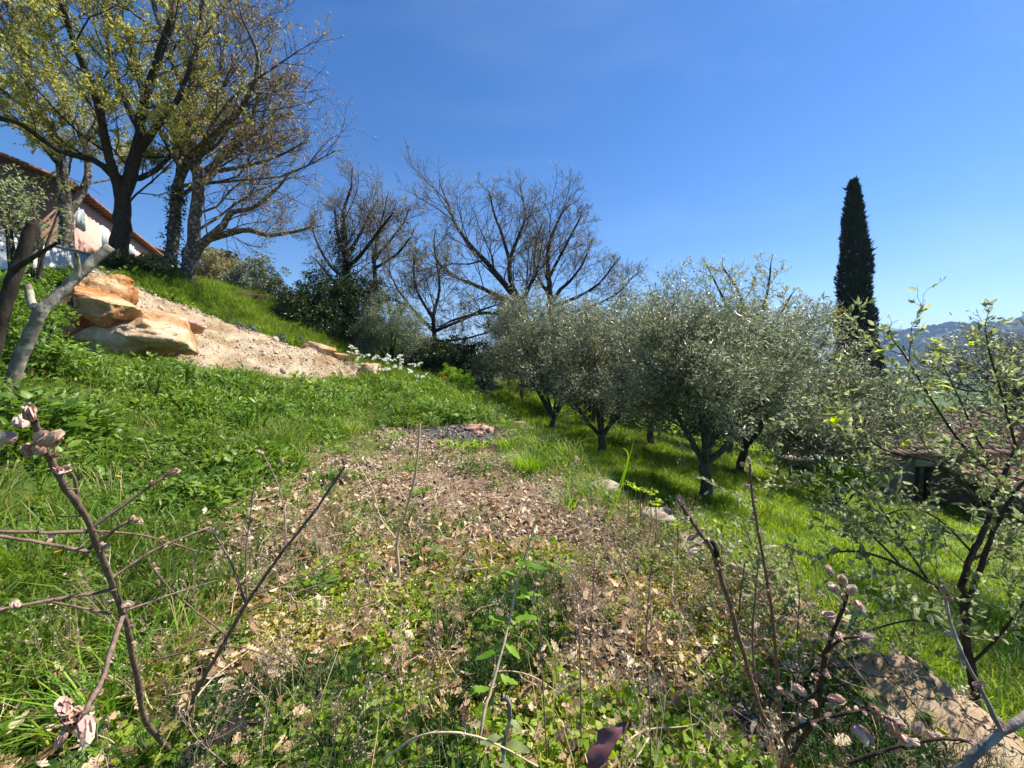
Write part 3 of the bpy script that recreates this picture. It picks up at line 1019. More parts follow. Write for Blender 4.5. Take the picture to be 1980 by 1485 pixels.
# dry grass and mixed growth along terrace edge
p = region(9000, -2.0, 2.6, 1.0, 16, lambda x, y: np.exp(-((x - edge_x(y) - .05) / .38) ** 2) * .8)
gn_scatter('dry_grass', p, spin(len(p), .2), RS.uniform(.5, 1.15, len(p)), RS.randint(0, 4, len(p)), GRASS_DRY,
           'thin yellowing grass along the edge of the upper terrace', 'grass', M['dry_grass'])
p = region(1400, -2.2, 2.2, 1.5, 11, lambda x, y: np.exp(-((x - edge_x(y) + .25) / .4) ** 2) * .6)
gn_scatter('edge_weeds', p, spin(len(p), .2), RS.uniform(.6, 1.3, len(p)), RS.randint(0, 6, len(p)), WEED,
           'green weeds along the edge of the upper terrace', 'weeds', M['weed'])

p = region(2600, -3.4, 1.6, 2.2, 10, lambda x, y: dry_mask(x, y) * (1 - burn_mask(x, y)) * sstep(.0, .55, nz2(x, y, .9, 61) + .45 * np.exp(-((x - left_x(y)) / .7) ** 2) + .3 * np.exp(-((x - edge_x(y)) / .6) ** 2)))
gn_scatter('sprigs', p, spin(len(p), .25), RS.uniform(.3, .8, len(p)), RS.randint(0, 6, len(p)), WEED,
           'small green weed sprigs coming up through the leaf litter', 'weeds', M['weed'])
p = region(2200, -3.4, 1.6, 2.2, 10, lambda x, y: dry_mask(x, y) * (1 - burn_mask(x, y)) * sstep(.0, .55, nz2(x, y, .8, 81) + .5 * np.exp(-((x - left_x(y)) / .8) ** 2) + .3 * np.exp(-((x - edge_x(y)) / .7) ** 2)))
gn_scatter('thin_grass', p, spin(len(p), .3), RS.uniform(.3, .8, len(p)), RS.randint(0, 5, len(p)), GRASS,
           'thin young grass coming up through the leaf litter', 'grass', M['grass_low'])

p = region(5200, -3.6, .6, 7.2, 9.8, lambda x, y: sstep(.1, .7, burn_mask(x, y)))
p[:, 2] += RS.uniform(0, .02, len(p))
gn_scatter('charcoal', p, np.stack([RS.normal(0, .5, len(p)), RS.normal(0, .5, len(p)), RS.rand(len(p)) * 6.283], -1), np.exp(RS.normal(math.log(.04), .45, len(p))), RS.randint(0, 9, len(p)), [m_.copy() for m_ in CHIPS],
           'grey ash and charcoal bits of an old bonfire', 'ash', M['charcoal'])

# ------------------------------------------------------------------ tree growing
def vadd(a, b, s=1.0): return (a[0] + b[0] * s, a[1] + b[1] * s, a[2] + b[2] * s)


def vnorm(a):
    l = math.sqrt(a[0] * a[0] + a[1] * a[1] + a[2] * a[2]) or 1e-9
    return (a[0] / l, a[1] / l, a[2] / l)


def vcross(a, b): return (a[1] * b[2] - a[2] * b[1], a[2] * b[0] - a[0] * b[2], a[0] * b[1] - a[1] * b[0])


def tilt(d, ang, az):
    """direction d turned by ang away from itself, around azimuth az"""
    ref = (0, 0, 1) if abs(d[2]) < .9 else (1, 0, 0)
    u = vnorm(vcross(d, ref))
    w = vcross(d, u)
    s, c = math.sin(ang), math.cos(ang)
    q = (math.cos(az) * s, math.sin(az) * s)
    return (d[0] * c + u[0] * q[0] + w[0] * q[1], d[1] * c + u[1] * q[0] + w[1] * q[1], d[2] * c + u[2] * q[0] + w[2] * q[1])


def kids(out, pts, rad, L, lev, S, R):
    """children along a polyline"""
    if lev + 1 >= S['levels']: return
    n = S['kids'][lev]
    n = int(n * L) if S.get('per_m', [0] * 9)[lev] else n
    m = len(pts) - 1
    for k in range(n):
        t = S['t0'][lev] + (1 - S['t0'][lev]) * ((k + R.random()) / n)
        f = t * m
        i = min(int(f), m - 1)
        f -= i
        a, b = pts[i], pts[i + 1]
        p = (a[0] + (b[0] - a[0]) * f, a[1] + (b[1] - a[1]) * f, a[2] + (b[2] - a[2]) * f)
        d = vnorm((b[0] - a[0], b[1] - a[1], b[2] - a[2]))
        r = rad[i] + (rad[i + 1] - rad[i]) * f
        dd = tilt(d, R.gauss(S['ang'][lev], .2), R.random() * 6.283)
        dd = vnorm((dd[0], dd[1], dd[2] + S['lift'][lev]))
        cl = L * S['lr'][lev] * (1.15 - .6 * t) * R.uniform(.65, 1.25)
        if 'lmax' in S: cl = min(cl, S['lmax'][lev])
        grow(out, p, dd, cl, min(r * .75, max(S['rmin'], cl * S['rk'])), lev + 1, S, R)


def grow(out, p, d, L, r, lev, S, R):
    n = S['seg'][lev]
    pts, rad = [p], [r]
    w, up = S['wig'][lev], S['up'][lev]
    for i in range(n):
        d = vnorm((d[0] + R.gauss(0, w), d[1] + R.gauss(0, w), d[2] + R.gauss(0, w) + up))
        p = vadd(p, d, L / n)
        pts.append(p)
        rad.append(max(S['rmin'] * .6, r * (1 - (i + 1) / n * .72)))
    out.append((pts, rad, lev, L))
    kids(out, pts, rad, L, lev, S, R)


def limb(pts, r0, r1, R, sub=3, jit=.25):
    """smooth a hand-laid limb and roughen it"""
    A = np.array(pts, float)
    n = (len(A) - 1) * sub + 1
    t = np.linspace(0, len(A) - 1, n)
    i = np.clip(t.astype(int), 0, len(A) - 2)
    f = (t - i)[:, None]
    p0, p1, p2, p3 = A[np.maximum(i - 1, 0)], A[i], A[i + 1], A[np.minimum(i + 2, len(A) - 1)]
    Q = .5 * (2 * p1 + (p2 - p0) * f + (2 * p0 - 5 * p1 + 4 * p2 - p3) * f ** 2 + (3 * p1 - p0 - 3 * p2 + p3) * f ** 3)
    rad = np.linspace(0, 1, n) ** .85
    rad = r0 + (r1 - r0) * rad
    for k in range(1, n - 1):
        Q[k] += [R.gauss(0, jit * rad[k]) for _ in range(3)]
    return [tuple(q) for q in Q], list(rad)


def plen(pts):
    A = np.array(pts)
    return float(np.linalg.norm(np.diff(A, axis=0), axis=1).sum())


def spikes(segs, base):
    """thin tapering three-sided twigs, from (start, end, radius)"""
    A = np.array([q[0] for q in segs]); B = np.array([q[1] for q in segs]); r = np.array([q[2] for q in segs])[:, None]
    T = norm(B - A)
    U = norm(np.cross(T, rand_dirs(len(A))))
    W = np.cross(T, U)
    V = np.stack([A + U * r, A - U * r * .5 + W * r * .87, A - U * r * .5 - W * r * .87, B], 1).reshape(-1, 3)
    F = (np.array([[0, 1, 3], [1, 2, 3], [2, 0, 3]])[None] + (np.arange(len(A)) * 4)[:, None, None]).reshape(-1, 3)
    return V - np.array(base), F, np.repeat(RS.rand(len(A)), 4)


def tree_meshes(root, base, out, mats, limits=(2,), sides=(8, 6, 4, 3, 3)):
    lv = limits[0]
    last = max(l for p, r, l, L in out)
    a = [(p, r, sides[min(l, 4)]) for p, r, l, L in out if l < lv]
    b = [(p, r, sides[min(l, 4)]) for p, r, l, L in out if lv <= l < last]
    c = [(p[0], p[-1], r[0]) for p, r, l, L in out if l == last]
    V, F, rn = tubes(a, base)
    obj('trunk', make_mesh('trunk', V, F, rnd=rn, smooth=True), mats[0], root)
    parts = []
    if b: parts.append(tubes(b, base))
    if c: parts.append(spikes(c, base))
    if parts:
        V, F, rn = merge(parts)
        obj('twigs', make_mesh('twigs', V, F, rnd=rn), mats[1], root)


def twig_leaves(out, base, lev, n, size, tmpl, spread=.9, rs=RS, hang=0.0, jitter=.0, keep=None):
    """n leaves set along the twigs of level >= lev"""
    A, B = [], []
    for p, r, l, L in out:
        if l >= lev:
            for q in range(len(p) - 1):
                A.append(p[q]); B.append(p[q + 1])
    A, B = np.array(A), np.array(B)
    w = np.linalg.norm(B - A, axis=1)
    k = rs.choice(len(A), n, p=w / w.sum())
    A, B = A[k], B[k]
    t = rs.rand(len(A), 1)
    pos = A + (B - A) * t
    if keep is not None:
        s = keep(pos)
        pos, A, B = pos[s], A[s], B[s]
    ax = norm(norm(B - A) + spread * rand_dirs(len(pos), rs) + np.array([0, 0, -hang]))
    if jitter: pos = pos + rs.normal(0, jitter, pos.shape)
    V, F, rn = scatter_mesh(tmpl, pos, ax, rand_dirs(len(pos), rs), size * rs.uniform(.6, 1.3, len(pos)))
    return V - np.array(base), F, rn


BARE = dict(levels=5, seg=[6, 5, 4, 2, 1], wig=[.12, .16, .18, .2, .2], up=[.05, .05, .06, .05, .04], kids=[9, 8, 6, 4, 0], t0=[.25, .2, .15, .15, 0],
            ang=[.75, .75, .7, .7, .6], lift=[.25, .2, .15, .1, 0], lr=[.5, .55, .5, .5, .4], rmin=.007, rk=.011)


def hand_tree(name, label, base, stems, S, seed, mats, cat='tree', group=None, leaf=None, limits=(2,), ivy=None, sc=None):
    """stems: list of (points, r0, r1, grow_children). Tree from hand-laid stems + grown twigs."""
    R = random.Random(seed)
    out = []
    if sc is not None:
        stems = [([np.array(base) + (np.array(q_) - np.array(base)) * np.array(sc) for q_ in pts], r0, r1, kid) for pts, r0, r1, kid in stems]
    for pts, r0, r1, kid in stems:
        q, rad = limb(pts, r0, r1, R, 3, .1)
        out.append((q, rad, 0, plen(q)))
        if kid:
            S2 = dict(S)
            k0 = list(S['kids']); k0[0] = max(2, int(k0[0] * kid)); S2['kids'] = k0
            kids(out, q, rad, plen(q), 0, S2, R)
            # continue the tip as a branch
            a, b = q[-2], q[-1]
            grow(out, b, vnorm((b[0] - a[0], b[1] - a[1], b[2] - a[2])), plen(q) * .14, r1, 2, S2, R)
    root = empty(name, tuple(base), label, cat, group)
    tree_meshes(root, base, out, mats, limits)
    if leaf:
        V, F, rn = twig_leaves(out, base, **leaf['args'])
        obj('crown', make_mesh('crown', V, F, rnd=rn), leaf['mat'], root)
    if ivy:
        ps = []
        for stem_i, t0, t1, n, rr, size in ivy:
            q = np.array(out[0][0]) if stem_i == 0 else np.array(limb(stems[stem_i][0], stems[stem_i][1], stems[stem_i][2], random.Random(1))[0])
            t = t0 + (t1 - t0) * RS.rand(n)
            f = t * (len(q) - 1)
            ii = np.clip(f.astype(int), 0, len(q) - 2)
            c = q[ii] + (q[ii + 1] - q[ii]) * (f - ii)[:, None]
            dr = rand_dirs(n)
            pos = c + dr * rr * (.5 + .7 * RS.rand(n, 1)) * (1 + .5 * fbm(c * 1.3, 2))[:, None]
            ps.append(scatter_mesh(T_diamond(.9, .1), pos, norm(dr + np.array([0, 0, -.8])), norm(dr + .4 * rand_dirs(n)), size * RS.uniform(.6, 1.3, n)))
        V, F, rn = merge(ps)
        obj('ivy', make_mesh('ivy', V - np.array(base), F, rnd=rn), M['ivy_leaf'], root)
    return root, out


def px_stem(d, pts, r0, r1, kid=1.0):
    """pts: (px, py, depth offset)"""
    return ([P(a, b, d + c) for a, b, c in pts], r0, r1, kid)


OAKM = (M['oak_bark'], M['twig'])
DKM = (M['dark_bark'], M['twig'])
# --- leafy oak at the top left
d = 14.0
OAK = dict(BARE, kids=[10, 8, 6, 5, 0], ang=[.9, .8, .7, .7, .6], lr=[.55, .55, .5, .5, .4])
b = Gp(238, d) - np.array([0, 0, .3])
hand_tree('oak_tree', 'tall leafing oak with dark upright trunk in front of the pink house', b, [
    ([b] + [P(*q) for q in ((236, 440, d), (235, 395, d), (252, 340, d), (268, 280, d - .1), (275, 215, d - .3), (300, 130, d - .5), (330, 40, d - .6))], .29, .09, .9),
    ([P(*q) for q in ((236, 395, d), (222, 340, d - .3), (205, 280, d - .8), (190, 200, d - 1.4), (150, 100, d - 2.0), (120, 10, d - 2.4))], .17, .06, 1.0),
    ([P(*q) for q in ((262, 300, d), (300, 250, d - .6), (340, 200, d - 1.2), (370, 120, d - 1.5))], .14, .05, .9),
    ([P(*q) for q in ((240, 350, d), (180, 310, d - .5), (110, 290, d - 1), (40, 240, d - 1.6), (-40, 215, d - 2))], .13, .05, .9),
    ([P(*q) for q in ((246, 345, d), (285, 340, d + .6), (330, 300, d + 1.2), (350, 250, d + 1.6))], .12, .04, .8),
    ([P(*q) for q in ((270, 250, d), (235, 180, d + .8), (210, 90, d + 1.5), (200, 0, d + 2))], .13, .05, .8),
], OAK, 11, DKM, group='oaks above the gravel bank', leaf=dict(mat=M['oak_leaf'], args=dict(lev=3, n=52000, size=.078, tmpl=T_diamond(.6, .1), spread=.9, hang=.3,
    keep=lambda p: vnoise(p * .55 + 3) + .25 * vnoise(p * 2.1) > -.18 + .35 * (p[:, 0] > -8.3))))
# --- spreading oak
d = 14.8
b = Gp(366, d) - np.array([0, 0, .3])
hand_tree('oak_tree', 'spreading bare oak with a long limb reaching over the gravel bank', b, [
    ([b] + [P(*q) for q in ((366, 505, d), (372, 470, d), (376, 410, d), (383, 360, d - .2), (378, 300, d - .2), (362, 230, d - .3), (375, 140, d - .4), (390, 40, d - .4), (395, -40, d - .4))], .27, .08, 1.1),
    ([P(*q) for q in ((366, 510, d), (388, 475, d), (410, 455, d - .2), (432, 435, d - .4), (450, 410, d - .5), (490, 402, d - .7), (540, 360, d - .8))], .19, .05, .9),
    ([P(*q) for q in ((400, 462, d), (440, 452, d + .2), (480, 444, d + .3), (515, 455, d + .4), (560, 450, d + .4), (600, 440, d + .6))], .15, .04, .9),
    ([P(*q) for q in ((382, 362, d), (410, 335, d + .3), (425, 300, d + .6), (470, 260, d + 1), (500, 190, d + 1.2), (505, 130, d + 1.3))], .14, .04, 1.2),
    ([P(*q) for q in ((378, 310, d), (420, 255, d - .8), (470, 205, d - 1.5), (500, 120, d - 1.8), (470, 40, d - 2))], .13, .04, 1.2),
    ([P(*q) for q in ((420, 330, d), (480, 320, d + .5), (540, 300, d + .8), (580, 280, d + .8))], .09, .03, 1.2),
    ([P(*q) for q in ((378, 340, d), (440, 300, d + 1.2), (500, 250, d + 2.2), (545, 225, d + 2.5))], .10, .03, 1.2),
], dict(BARE, kids=[10, 8, 6, 5, 0], ang=[.9, .8, .7, .7, .6], lr=[.5, .55, .52, .5, .4]), 12, OAKM, group='oaks above the gravel bank', leaf=dict(mat=M['oak_bud'], args=dict(lev=4, n=7000, size=.085, tmpl=T_diamond(.55, .1), spread=.9)))
# --- ivy-clad oak stem beside it
d = 15.2
b = Gp(336, d) - np.array([0, 0, .3])
hand_tree('oak_tree', 'oak with ivy-clad slender trunk between the leafing oak and the spreading oak', b, [
    ([b] + [P(*q) for q in ((334, 470, d), (340, 400, d), (345, 350, d), (372, 290, d - .3), (365, 200, d - .2), (330, 110, d), (300, 20, d), (290, -50, d))], .22, .07, 1.0),
    ([P(*q) for q in ((345, 350, d), (355, 290, d + .4), (400, 210, d + 1), (430, 120, d + 1.3), (440, 40, d + 1.5))], .12, .04, 1.1),
    ([P(*q) for q in ((355, 320, d), (420, 280, d - .4), (450, 230, d - .8))], .08, .03, 1.1),
], dict(BARE, kids=[10, 8, 6, 5, 0], ang=[.9, .8, .7, .7, .6], lr=[.5, .55, .52, .5, .4]), 13, OAKM, group='oaks above the gravel bank', ivy=[(0, .0, .36, 1500, .3, .09)],
    leaf=dict(mat=M['oak_bud'], args=dict(lev=4, n=7000, size=.085, tmpl=T_diamond(.55, .1), spread=.9)))
# --- old broken oak before the house, crown out of the top left corner
d = 16.4
b = np.array(P(128, 470, d)); b[2] -= 1.2
hand_tree('oak_tree', 'leafing oak with forked crooked trunk before the gable of the pink house', b, [
    ([b] + [P(*q) for q in ((130, 440, d), (125, 380, d), (118, 320, d), (100, 250, d - .2), (60, 190, d - .5), (0, 150, d - 1), (-60, 100, d - 1.3))], .26, .08, 1.0),
    ([P(*q) for q in ((128, 420, d), (150, 385, d + .3), (170, 340, d + .5), (160, 260, d + .6), (110, 170, d + .5), (80, 60, d + .2), (60, -40, d))], .16, .06, 1.1),
    ([P(*q) for q in ((118, 320, d), (80, 280, d - .8), (30, 240, d - 1.4), (-40, 225, d - 2))], .12, .04, 1.0),
    ([P(*q) for q in ((60, 190, d - .5), (40, 100, d - 1), (0, 30, d - 1.4), (-30, -40, d - 1.6))], .12, .05, 1.1),
], OAK, 14, OAKM, group='oaks above the gravel bank', leaf=dict(mat=M['oak_leaf'], args=dict(lev=3, n=40000, size=.086, tmpl=T_diamond(.6, .1), spread=.9, hang=.3,
    keep=lambda p: (vnoise(p * .6 + 9) + .25 * vnoise(p * 2.1) > -.1) & (p[:, 2] > 6.2))))

# --- bare trees in the middle distance
BT = dict(BARE, seg=[6, 5, 3, 2, 1], wig=[.1, .16, .18, .2, .22], up=[.03, .04, .05, .05, .04], kids=[11, 8, 6, 6, 0], lr=[.46, .58, .52, .5, .4], lift=[.05, .1, .12, .1, 0], ang=[.9, .8, .7, .65, .6], rmin=.0075, rk=.011)
BLEAF = lambda n=3000, s=.09, m='bare_bud', lev=4: dict(mat=M[m], args=dict(lev=lev, n=n, size=s, tmpl=T_diamond(.55), spread=.9))
d = 23.0
b = P(672, 640, d)
hand_tree('bare_tree', 'bare tree with thick ivy round its trunk above the dark evergreen bushes', b, [
    ([b] + [P(*q) for q in ((668, 560, d), (668, 500, d), (664, 440, d), (662, 380, d), (680, 320, d))], .30, .06, 1.0),
    ([P(*q) for q in ((668, 520, d), (640, 500, d + .8), (615, 460, d + 1.5), (600, 420, d + 2))], .13, .05, .9),
    ([P(*q) for q in ((668, 470, d), (650, 420, d - .8), (645, 370, d - 1.2))], .12, .05, .9),
    ([P(*q) for q in ((668, 480, d), (690, 440, d + .6), (715, 390, d + 1), (735, 350, d + 1.4))], .14, .05, 1.0),
    ([P(*q) for q in ((668, 500, d), (700, 470, d - 1), (735, 420, d - 1.5), (765, 380, d - 2))], .14, .05, 1.0),
    ([P(*q) for q in ((668, 545, d), (640, 525, d - 1), (620, 500, d - 1.6), (605, 480, d - 2))], .10, .04, .8),
], BT, 21, DKM, sc=(.92, .92, .87), group='bare trees behind the olive grove', leaf=BLEAF(3500), ivy=[(0, .05, .75, 2600, .55, .13)])
d = 24.5
b = P(728, 640, d)
hand_tree('bare_tree', 'slim bare tree just behind the ivy-clad one', b, [
    ([b] + [P(*q) for q in ((726, 540, d), (724, 480, d), (730, 430, d), (745, 370, d))], .2, .05, 1.0),
    ([P(*q) for q in ((724, 480, d), (755, 440, d + .8), (785, 400, d + 1.2), (795, 370, d + 1.4))], .12, .04, 1.0),
    ([P(*q) for q in ((725, 500, d), (770, 470, d - 1), (800, 430, d - 1.6))], .10, .04, 1.0),
], BT, 22, DKM, sc=(.92, .92, .87), group='bare trees behind the olive grove', leaf=BLEAF(3500))
d = 22.0
b = P(1018, 700, d)
hand_tree('bare_tree', 'broad bare tree with four rising limbs behind the olive crowns', b, [
    ([b] + [P(*q) for q in ((1018, 640, d), (1012, 585, d), (1000, 560, d), (975, 530, d), (935, 480, d + .3), (900, 440, d + .6), (870, 395, d + .9), (852, 345, d + 1.1))], .34, .06, 1.2),
    ([P(*q) for q in ((1005, 565, d), (985, 520, d + .4), (984, 470, d + .6), (998, 430, d + .8), (1015, 380, d + 1), (1010, 335, d + 1.2))], .17, .05, 1.2),
    ([P(*q) for q in ((984, 480, d + .6), (968, 420, d + .2), (950, 370, d), (942, 330, d - .2))], .11, .04, 1.1),
    ([P(*q) for q in ((1000, 575, d), (960, 555, d - .8), (915, 530, d - 1.2), (870, 510, d - 1.6), (830, 475, d - 1.8), (822, 440, d - 2))], .16, .04, 1.1),
    ([P(*q) for q in ((995, 600, d), (940, 590, d - 1), (880, 600, d - 1.5), (835, 620, d - 2))], .12, .04, 1.0),
    ([P(*q) for q in ((1010, 570, d), (1022, 540, d - .5), (1040, 500, d - 1), (1048, 450, d - 1.2))], .10, .04, 1.0),
], BT, 23, DKM, sc=(.92, .92, .87), group='bare trees behind the olive grove', leaf=BLEAF(4500))
d = 24.0
b = P(1070, 700, d)
hand_tree('bare_tree', 'dense rounded bare tree with pale bark at its fork behind the olive crowns', b, [
    ([b] + [P(*q) for q in ((1068, 620, d), (1063, 560, d), (1060, 520, d), (1058, 470, d), (1070, 420, d), (1090, 375, d))], .3, .06, 1.1),
    ([P(*q) for q in ((1066, 570, d), (1085, 545, d + .5), (1105, 525, d + .8), (1130, 490, d + 1), (1145, 450, d + 1.2))], .15, .05, 1.1),
    ([P(*q) for q in ((1072, 580, d), (1120, 560, d - .6), (1165, 530, d - 1), (1195, 490, d - 1.4))], .13, .04, 1.1),
    ([P(*q) for q in ((1060, 520, d), (1085, 470, d - .8), (1110, 420, d - 1.2), (1125, 390, d - 1.5))], .12, .04, 1.1),
    ([P(*q) for q in ((1064, 560, d), (1040, 520, d + .8), (1030, 470, d + 1.2), (1045, 410, d + 1.4))], .12, .04, 1.1),
    ([P(*q) for q in ((1080, 600, d), (1150, 580, d + .5), (1205, 550, d + .8), (1230, 520, d + 1))], .10, .04, 1.0),
], dict(BT, kids=[12, 8, 6, 7, 0]), 24, DKM, sc=(.94, .94, .9), group='bare trees behind the olive grove', leaf=BLEAF(3500))
d = 19.5
b = P(838, 720, d)
hand_tree('bare_tree', 'low bare tree with tangled branches between the grey bush and the olive row', b, [
    ([b] + [P(*q) for q in ((840, 660, d), (838, 610, d), (850, 560, d), (845, 510, d))], .16, .04, 1.3),
    ([P(*q) for q in ((838, 640, d), (800, 600, d + .6), (770, 560, d + 1), (750, 520, d + 1.2))], .1, .03, 1.2),
    ([P(*q) for q in ((842, 640, d), (890, 620, d - .5), (930, 600, d - 1), (960, 590, d - 1.2))], .1, .03, 1.2),
    ([P(*q) for q in ((842, 660, d), (900, 655, d + .4), (950, 640, d + .6))], .08, .03, 1.2),
    ([P(*q) for q in ((840, 620, d), (805, 560, d - .8), (800, 500, d - 1.2))], .09, .03, 1.2),
], BT, 25, DKM, group='bare trees behind the olive grove', leaf=BLEAF(5000, .08))
d = 18.5
b = P(1445, 760, d)
hand_tree('bare_tree', 'budding small tree whose sparse leafy top stands above the nearest olive', b, [
    ([b] + [P(*q) for q in ((1440, 690, d), (1430, 640, d), (1400, 580, d), (1375, 530, d))], .16, .03, 1.2),
    ([P(*q) for q in ((1438, 660, d), (1440, 600, d + .5), (1420, 550, d + .8), (1400, 520, d + 1))], .09, .03, 1.2),
    ([P(*q) for q in ((1440, 670, d), (1470, 610, d - .5), (1485, 560, d - .8), (1490, 515, d - 1))], .09, .03, 1.2),
    ([P(*q) for q in ((1442, 680, d), (1500, 620, d + .5), (1530, 570, d + .8))], .09, .03, 1.2),
], dict(BT, kids=[7, 6, 5, 3, 0], lr=[.36, .5, .5, .5, .4]), 26, DKM, group='bare trees behind the olive grove', leaf=BLEAF(4500, .075, 'oak_leaf'))
d = 20.0
b = P(1570, 780, d)
hand_tree('bare_tree', 'low yellowish budding tree beside the tall cypress', b, [
    ([b] + [P(*q) for q in ((1568, 700, d), (1560, 650, d), (1575, 610, d))], .14, .03, 1.3),
    ([P(*q) for q in ((1566, 700, d), (1540, 650, d + .5), (1525, 605, d + .8))], .08, .03, 1.2),
    ([P(*q) for q in ((1568, 700, d), (1600, 650, d - .5), (1610, 610, d - .8))], .08, .03, 1.2),
], dict(BT, kids=[7, 6, 5, 3, 0], lr=[.4, .5, .5, .5, .4]), 27, DKM, group='bare trees behind the olive grove', leaf=BLEAF(3500, .07, 'oak_leaf'))

# ------------------------------------------------------------------ olive trees
OLIVE = dict(levels=5, seg=[5, 5, 3, 2, 1], wig=[.16, .2, .24, .26, .26], up=[.07, .06, .05, .04, .02], kids=[10, 8, 6, 3, 0], t0=[.2, .25, .2, .2, 0],
             ang=[.7, .75, .75, .7, .6], lift=[.1, .0, -.1, -.15, 0], lr=[.68, .62, .56, .52, .4], rmin=.004, rk=.011)


def olive(label, base, forks, seed, size=1.0, group='olive trees on the lower terrace', n=22000, leaf=.13, trunk_h=.7, r=.16, lean=(0, 0), S=OLIVE):
    """forks: list of (azimuth, tilt from vertical, length)"""
    R = random.Random(seed)
    out = []
    b = np.array(base) - np.array([0, 0, .15])
    top = b + np.array([lean[0], lean[1], trunk_h + .15])
    r *= .85
    q, rad = limb([b, (b + top) / 2 + np.array([R.gauss(0, .04), R.gauss(0, .04), 0]), top], r * 1.1, r * .75, R, 3, .12)
    out.append((q, rad, 0, .5))
    for az, tl, L in forks:
        dr = (math.cos(az) * math.sin(tl), math.sin(az) * math.sin(tl), math.cos(tl))
        st = tuple(top - np.array([0, 0, .1]) * R.random())
        grow(out, st, dr, L * size * 1.1, r * .5, 0, S, R)
    root = empty('olive_tree', tuple(base), label, 'olive tree', group)
    tree_meshes(root, base, out, (M['olive_bark'], M['twig']))
    V, F, rn = twig_leaves(out, base, lev=3, n=n, size=leaf, tmpl=T_diamond(.22, .03), spread=1.0, jitter=.06)
    obj('crown', make_mesh('crown', V, F, rnd=rn), M['olive_leaf'], root)
    return out


def ring_forks(n, tl, L, seed):
    R = random.Random(seed)
    return [(k * 6.283 / n + R.uniform(-.4, .4), tl + R.uniform(-.15, .2), L * R.uniform(.85, 1.15)) for k in range(n)]


olive('nearest olive tree with a low forked trunk on the sunny grass', G(3.95, 7.7), [(2.7, .6, 2.3), (1.6, .25, 2.6), (.35, .75, 2.6), (-.6, .7, 2.1), (3.9, .7, 1.9), (1.0, .7, 2.4)], 31, 1.0, n=62000, leaf=.088, trunk_h=.75, r=.15)
olive('olive tree with a wide V-shaped trunk, second from the viewer in the row', G(2.64, 11.2), [(2.9, .6, 2.6), (2.4, .2, 2.8), (.4, .7, 2.7), (-.9, .6, 2.4), (1.4, .6, 2.6), (4.2, .6, 2.3)], 32, 1.05, n=42000, leaf=.1, trunk_h=.6, r=.16)
olive('olive tree with several thin stems, third in the row', G(1.66, 15.4), ring_forks(6, .42, 3.0, 4), 33, 1.12, n=30000, leaf=.115, trunk_h=.45, r=.16)
olive('small olive tree with a slim straight trunk, last in the row', G(.55, 19.6), ring_forks(5, .4, 2.6, 5), 34, 1.1, trunk_h=1.0, r=.12)
olive('olive tree behind the V-trunked one, its round crown rising to the middle of the grove', G(5.2, 14.2), ring_forks(7, .5, 2.9, 6), 35, 1.2, trunk_h=1.0, r=.17)
olive('olive tree behind the nearest one, in the second row', G(7.6, 12.4), ring_forks(7, .5, 2.7, 7), 36, 1.1, trunk_h=1.0, r=.16)
olive('silvery olive tree below the tall cypress', G(9.6, 11.2), ring_forks(7, .55, 2.3, 8), 37, 1.05, trunk_h=.9, r=.14)
olive('olive tree far back in the grove, half hidden by the others', G(4.2, 19.5), ring_forks(6, .5, 2.9, 9), 38, 1.15, trunk_h=1.0, r=.16, n=15000, leaf=.15)
olive('olive tree at the far side of the grove near the budding tree', G(9.5, 16.5), ring_forks(6, .5, 2.7, 10), 39, 1.15, trunk_h=1.0, r=.16, n=15000, leaf=.15)
olive('olive tree at the edge of the picture whose top shows above the roof', G(8.2, 4.7), ring_forks(7, .5, 2.2, 12), 40, 1.1, trunk_h=1.2, r=.13, n=22000, leaf=.085)


# ------------------------------------------------------------------ evergreen bushes and cypresses
def bush(name, label, blobs, n, leaf, mat, seed, cat='bush', group=None, tmpl=None, clumps=160, stems=7, base=None, cs=.16):
    """blobs: (centre, radii). Leaves gathered in clumps spread through the crown volume."""
    rs = np.random.RandomState(seed)
    tmpl = tmpl or T_diamond(.55, .08)
    cen = []
    vol = np.array([r[0] * r[1] * r[2] for c, r in blobs])
    for (c, r), k in zip(blobs, np.maximum(8, (clumps * vol / vol.sum())).astype(int)):
        u = rand_dirs(k, rs)
        rad = rs.rand(k, 1) ** .38
        rad *= 1 + .22 * vnoise(u * 2.3 + seed)[:, None]
        cen.append(np.array(c) + u * rad * np.array(r))
    cen = np.concatenate(cen)
    mr = float(np.mean([np.mean(r) for c, r in blobs]))
    w = rs.randint(0, len(cen), n)
    off = rand_dirs(n, rs) * (rs.rand(n, 1) ** .5) * mr * cs * rs.uniform(.6, 1.6, (len(cen), 1))[w]
    pos = cen[w] + off
    ax = norm(off + .7 * rand_dirs(n, rs) * mr * cs + np.array([0, 0, .02]))
    V, F, rn = scatter_mesh(tmpl, pos, ax, norm(np.array([0, 0, .7]) + rand_dirs(n, rs)), leaf * rs.uniform(.6, 1.3, n))
    c0 = np.mean([c for c, r in blobs], axis=0)
    if base is None:
        base = np.array([c0[0], c0[1], gz1(c0[0], c0[1])])
    root = empty(name, tuple(base), label, cat, group)
    obj('crown', make_mesh('crown', V - base, F, rnd=rn), mat, root)
    R = random.Random(seed)
    polys = []
    for k in range(stems):
        e = cen[R.randrange(len(cen))]
        m = (base + e) / 2 + np.array([R.gauss(0, .1), R.gauss(0, .1), .15])
        q, rad = limb([base - np.array([0, 0, .1]), m, e], .05 * mr ** .5, .012, R, 3, .3)
        polys.append((q, rad, 5))
    V, F, rn = tubes(polys, base)
    obj('stems', make_mesh('stems', V, F, rnd=rn, smooth=True), M['dark_bark'], root)
    return root


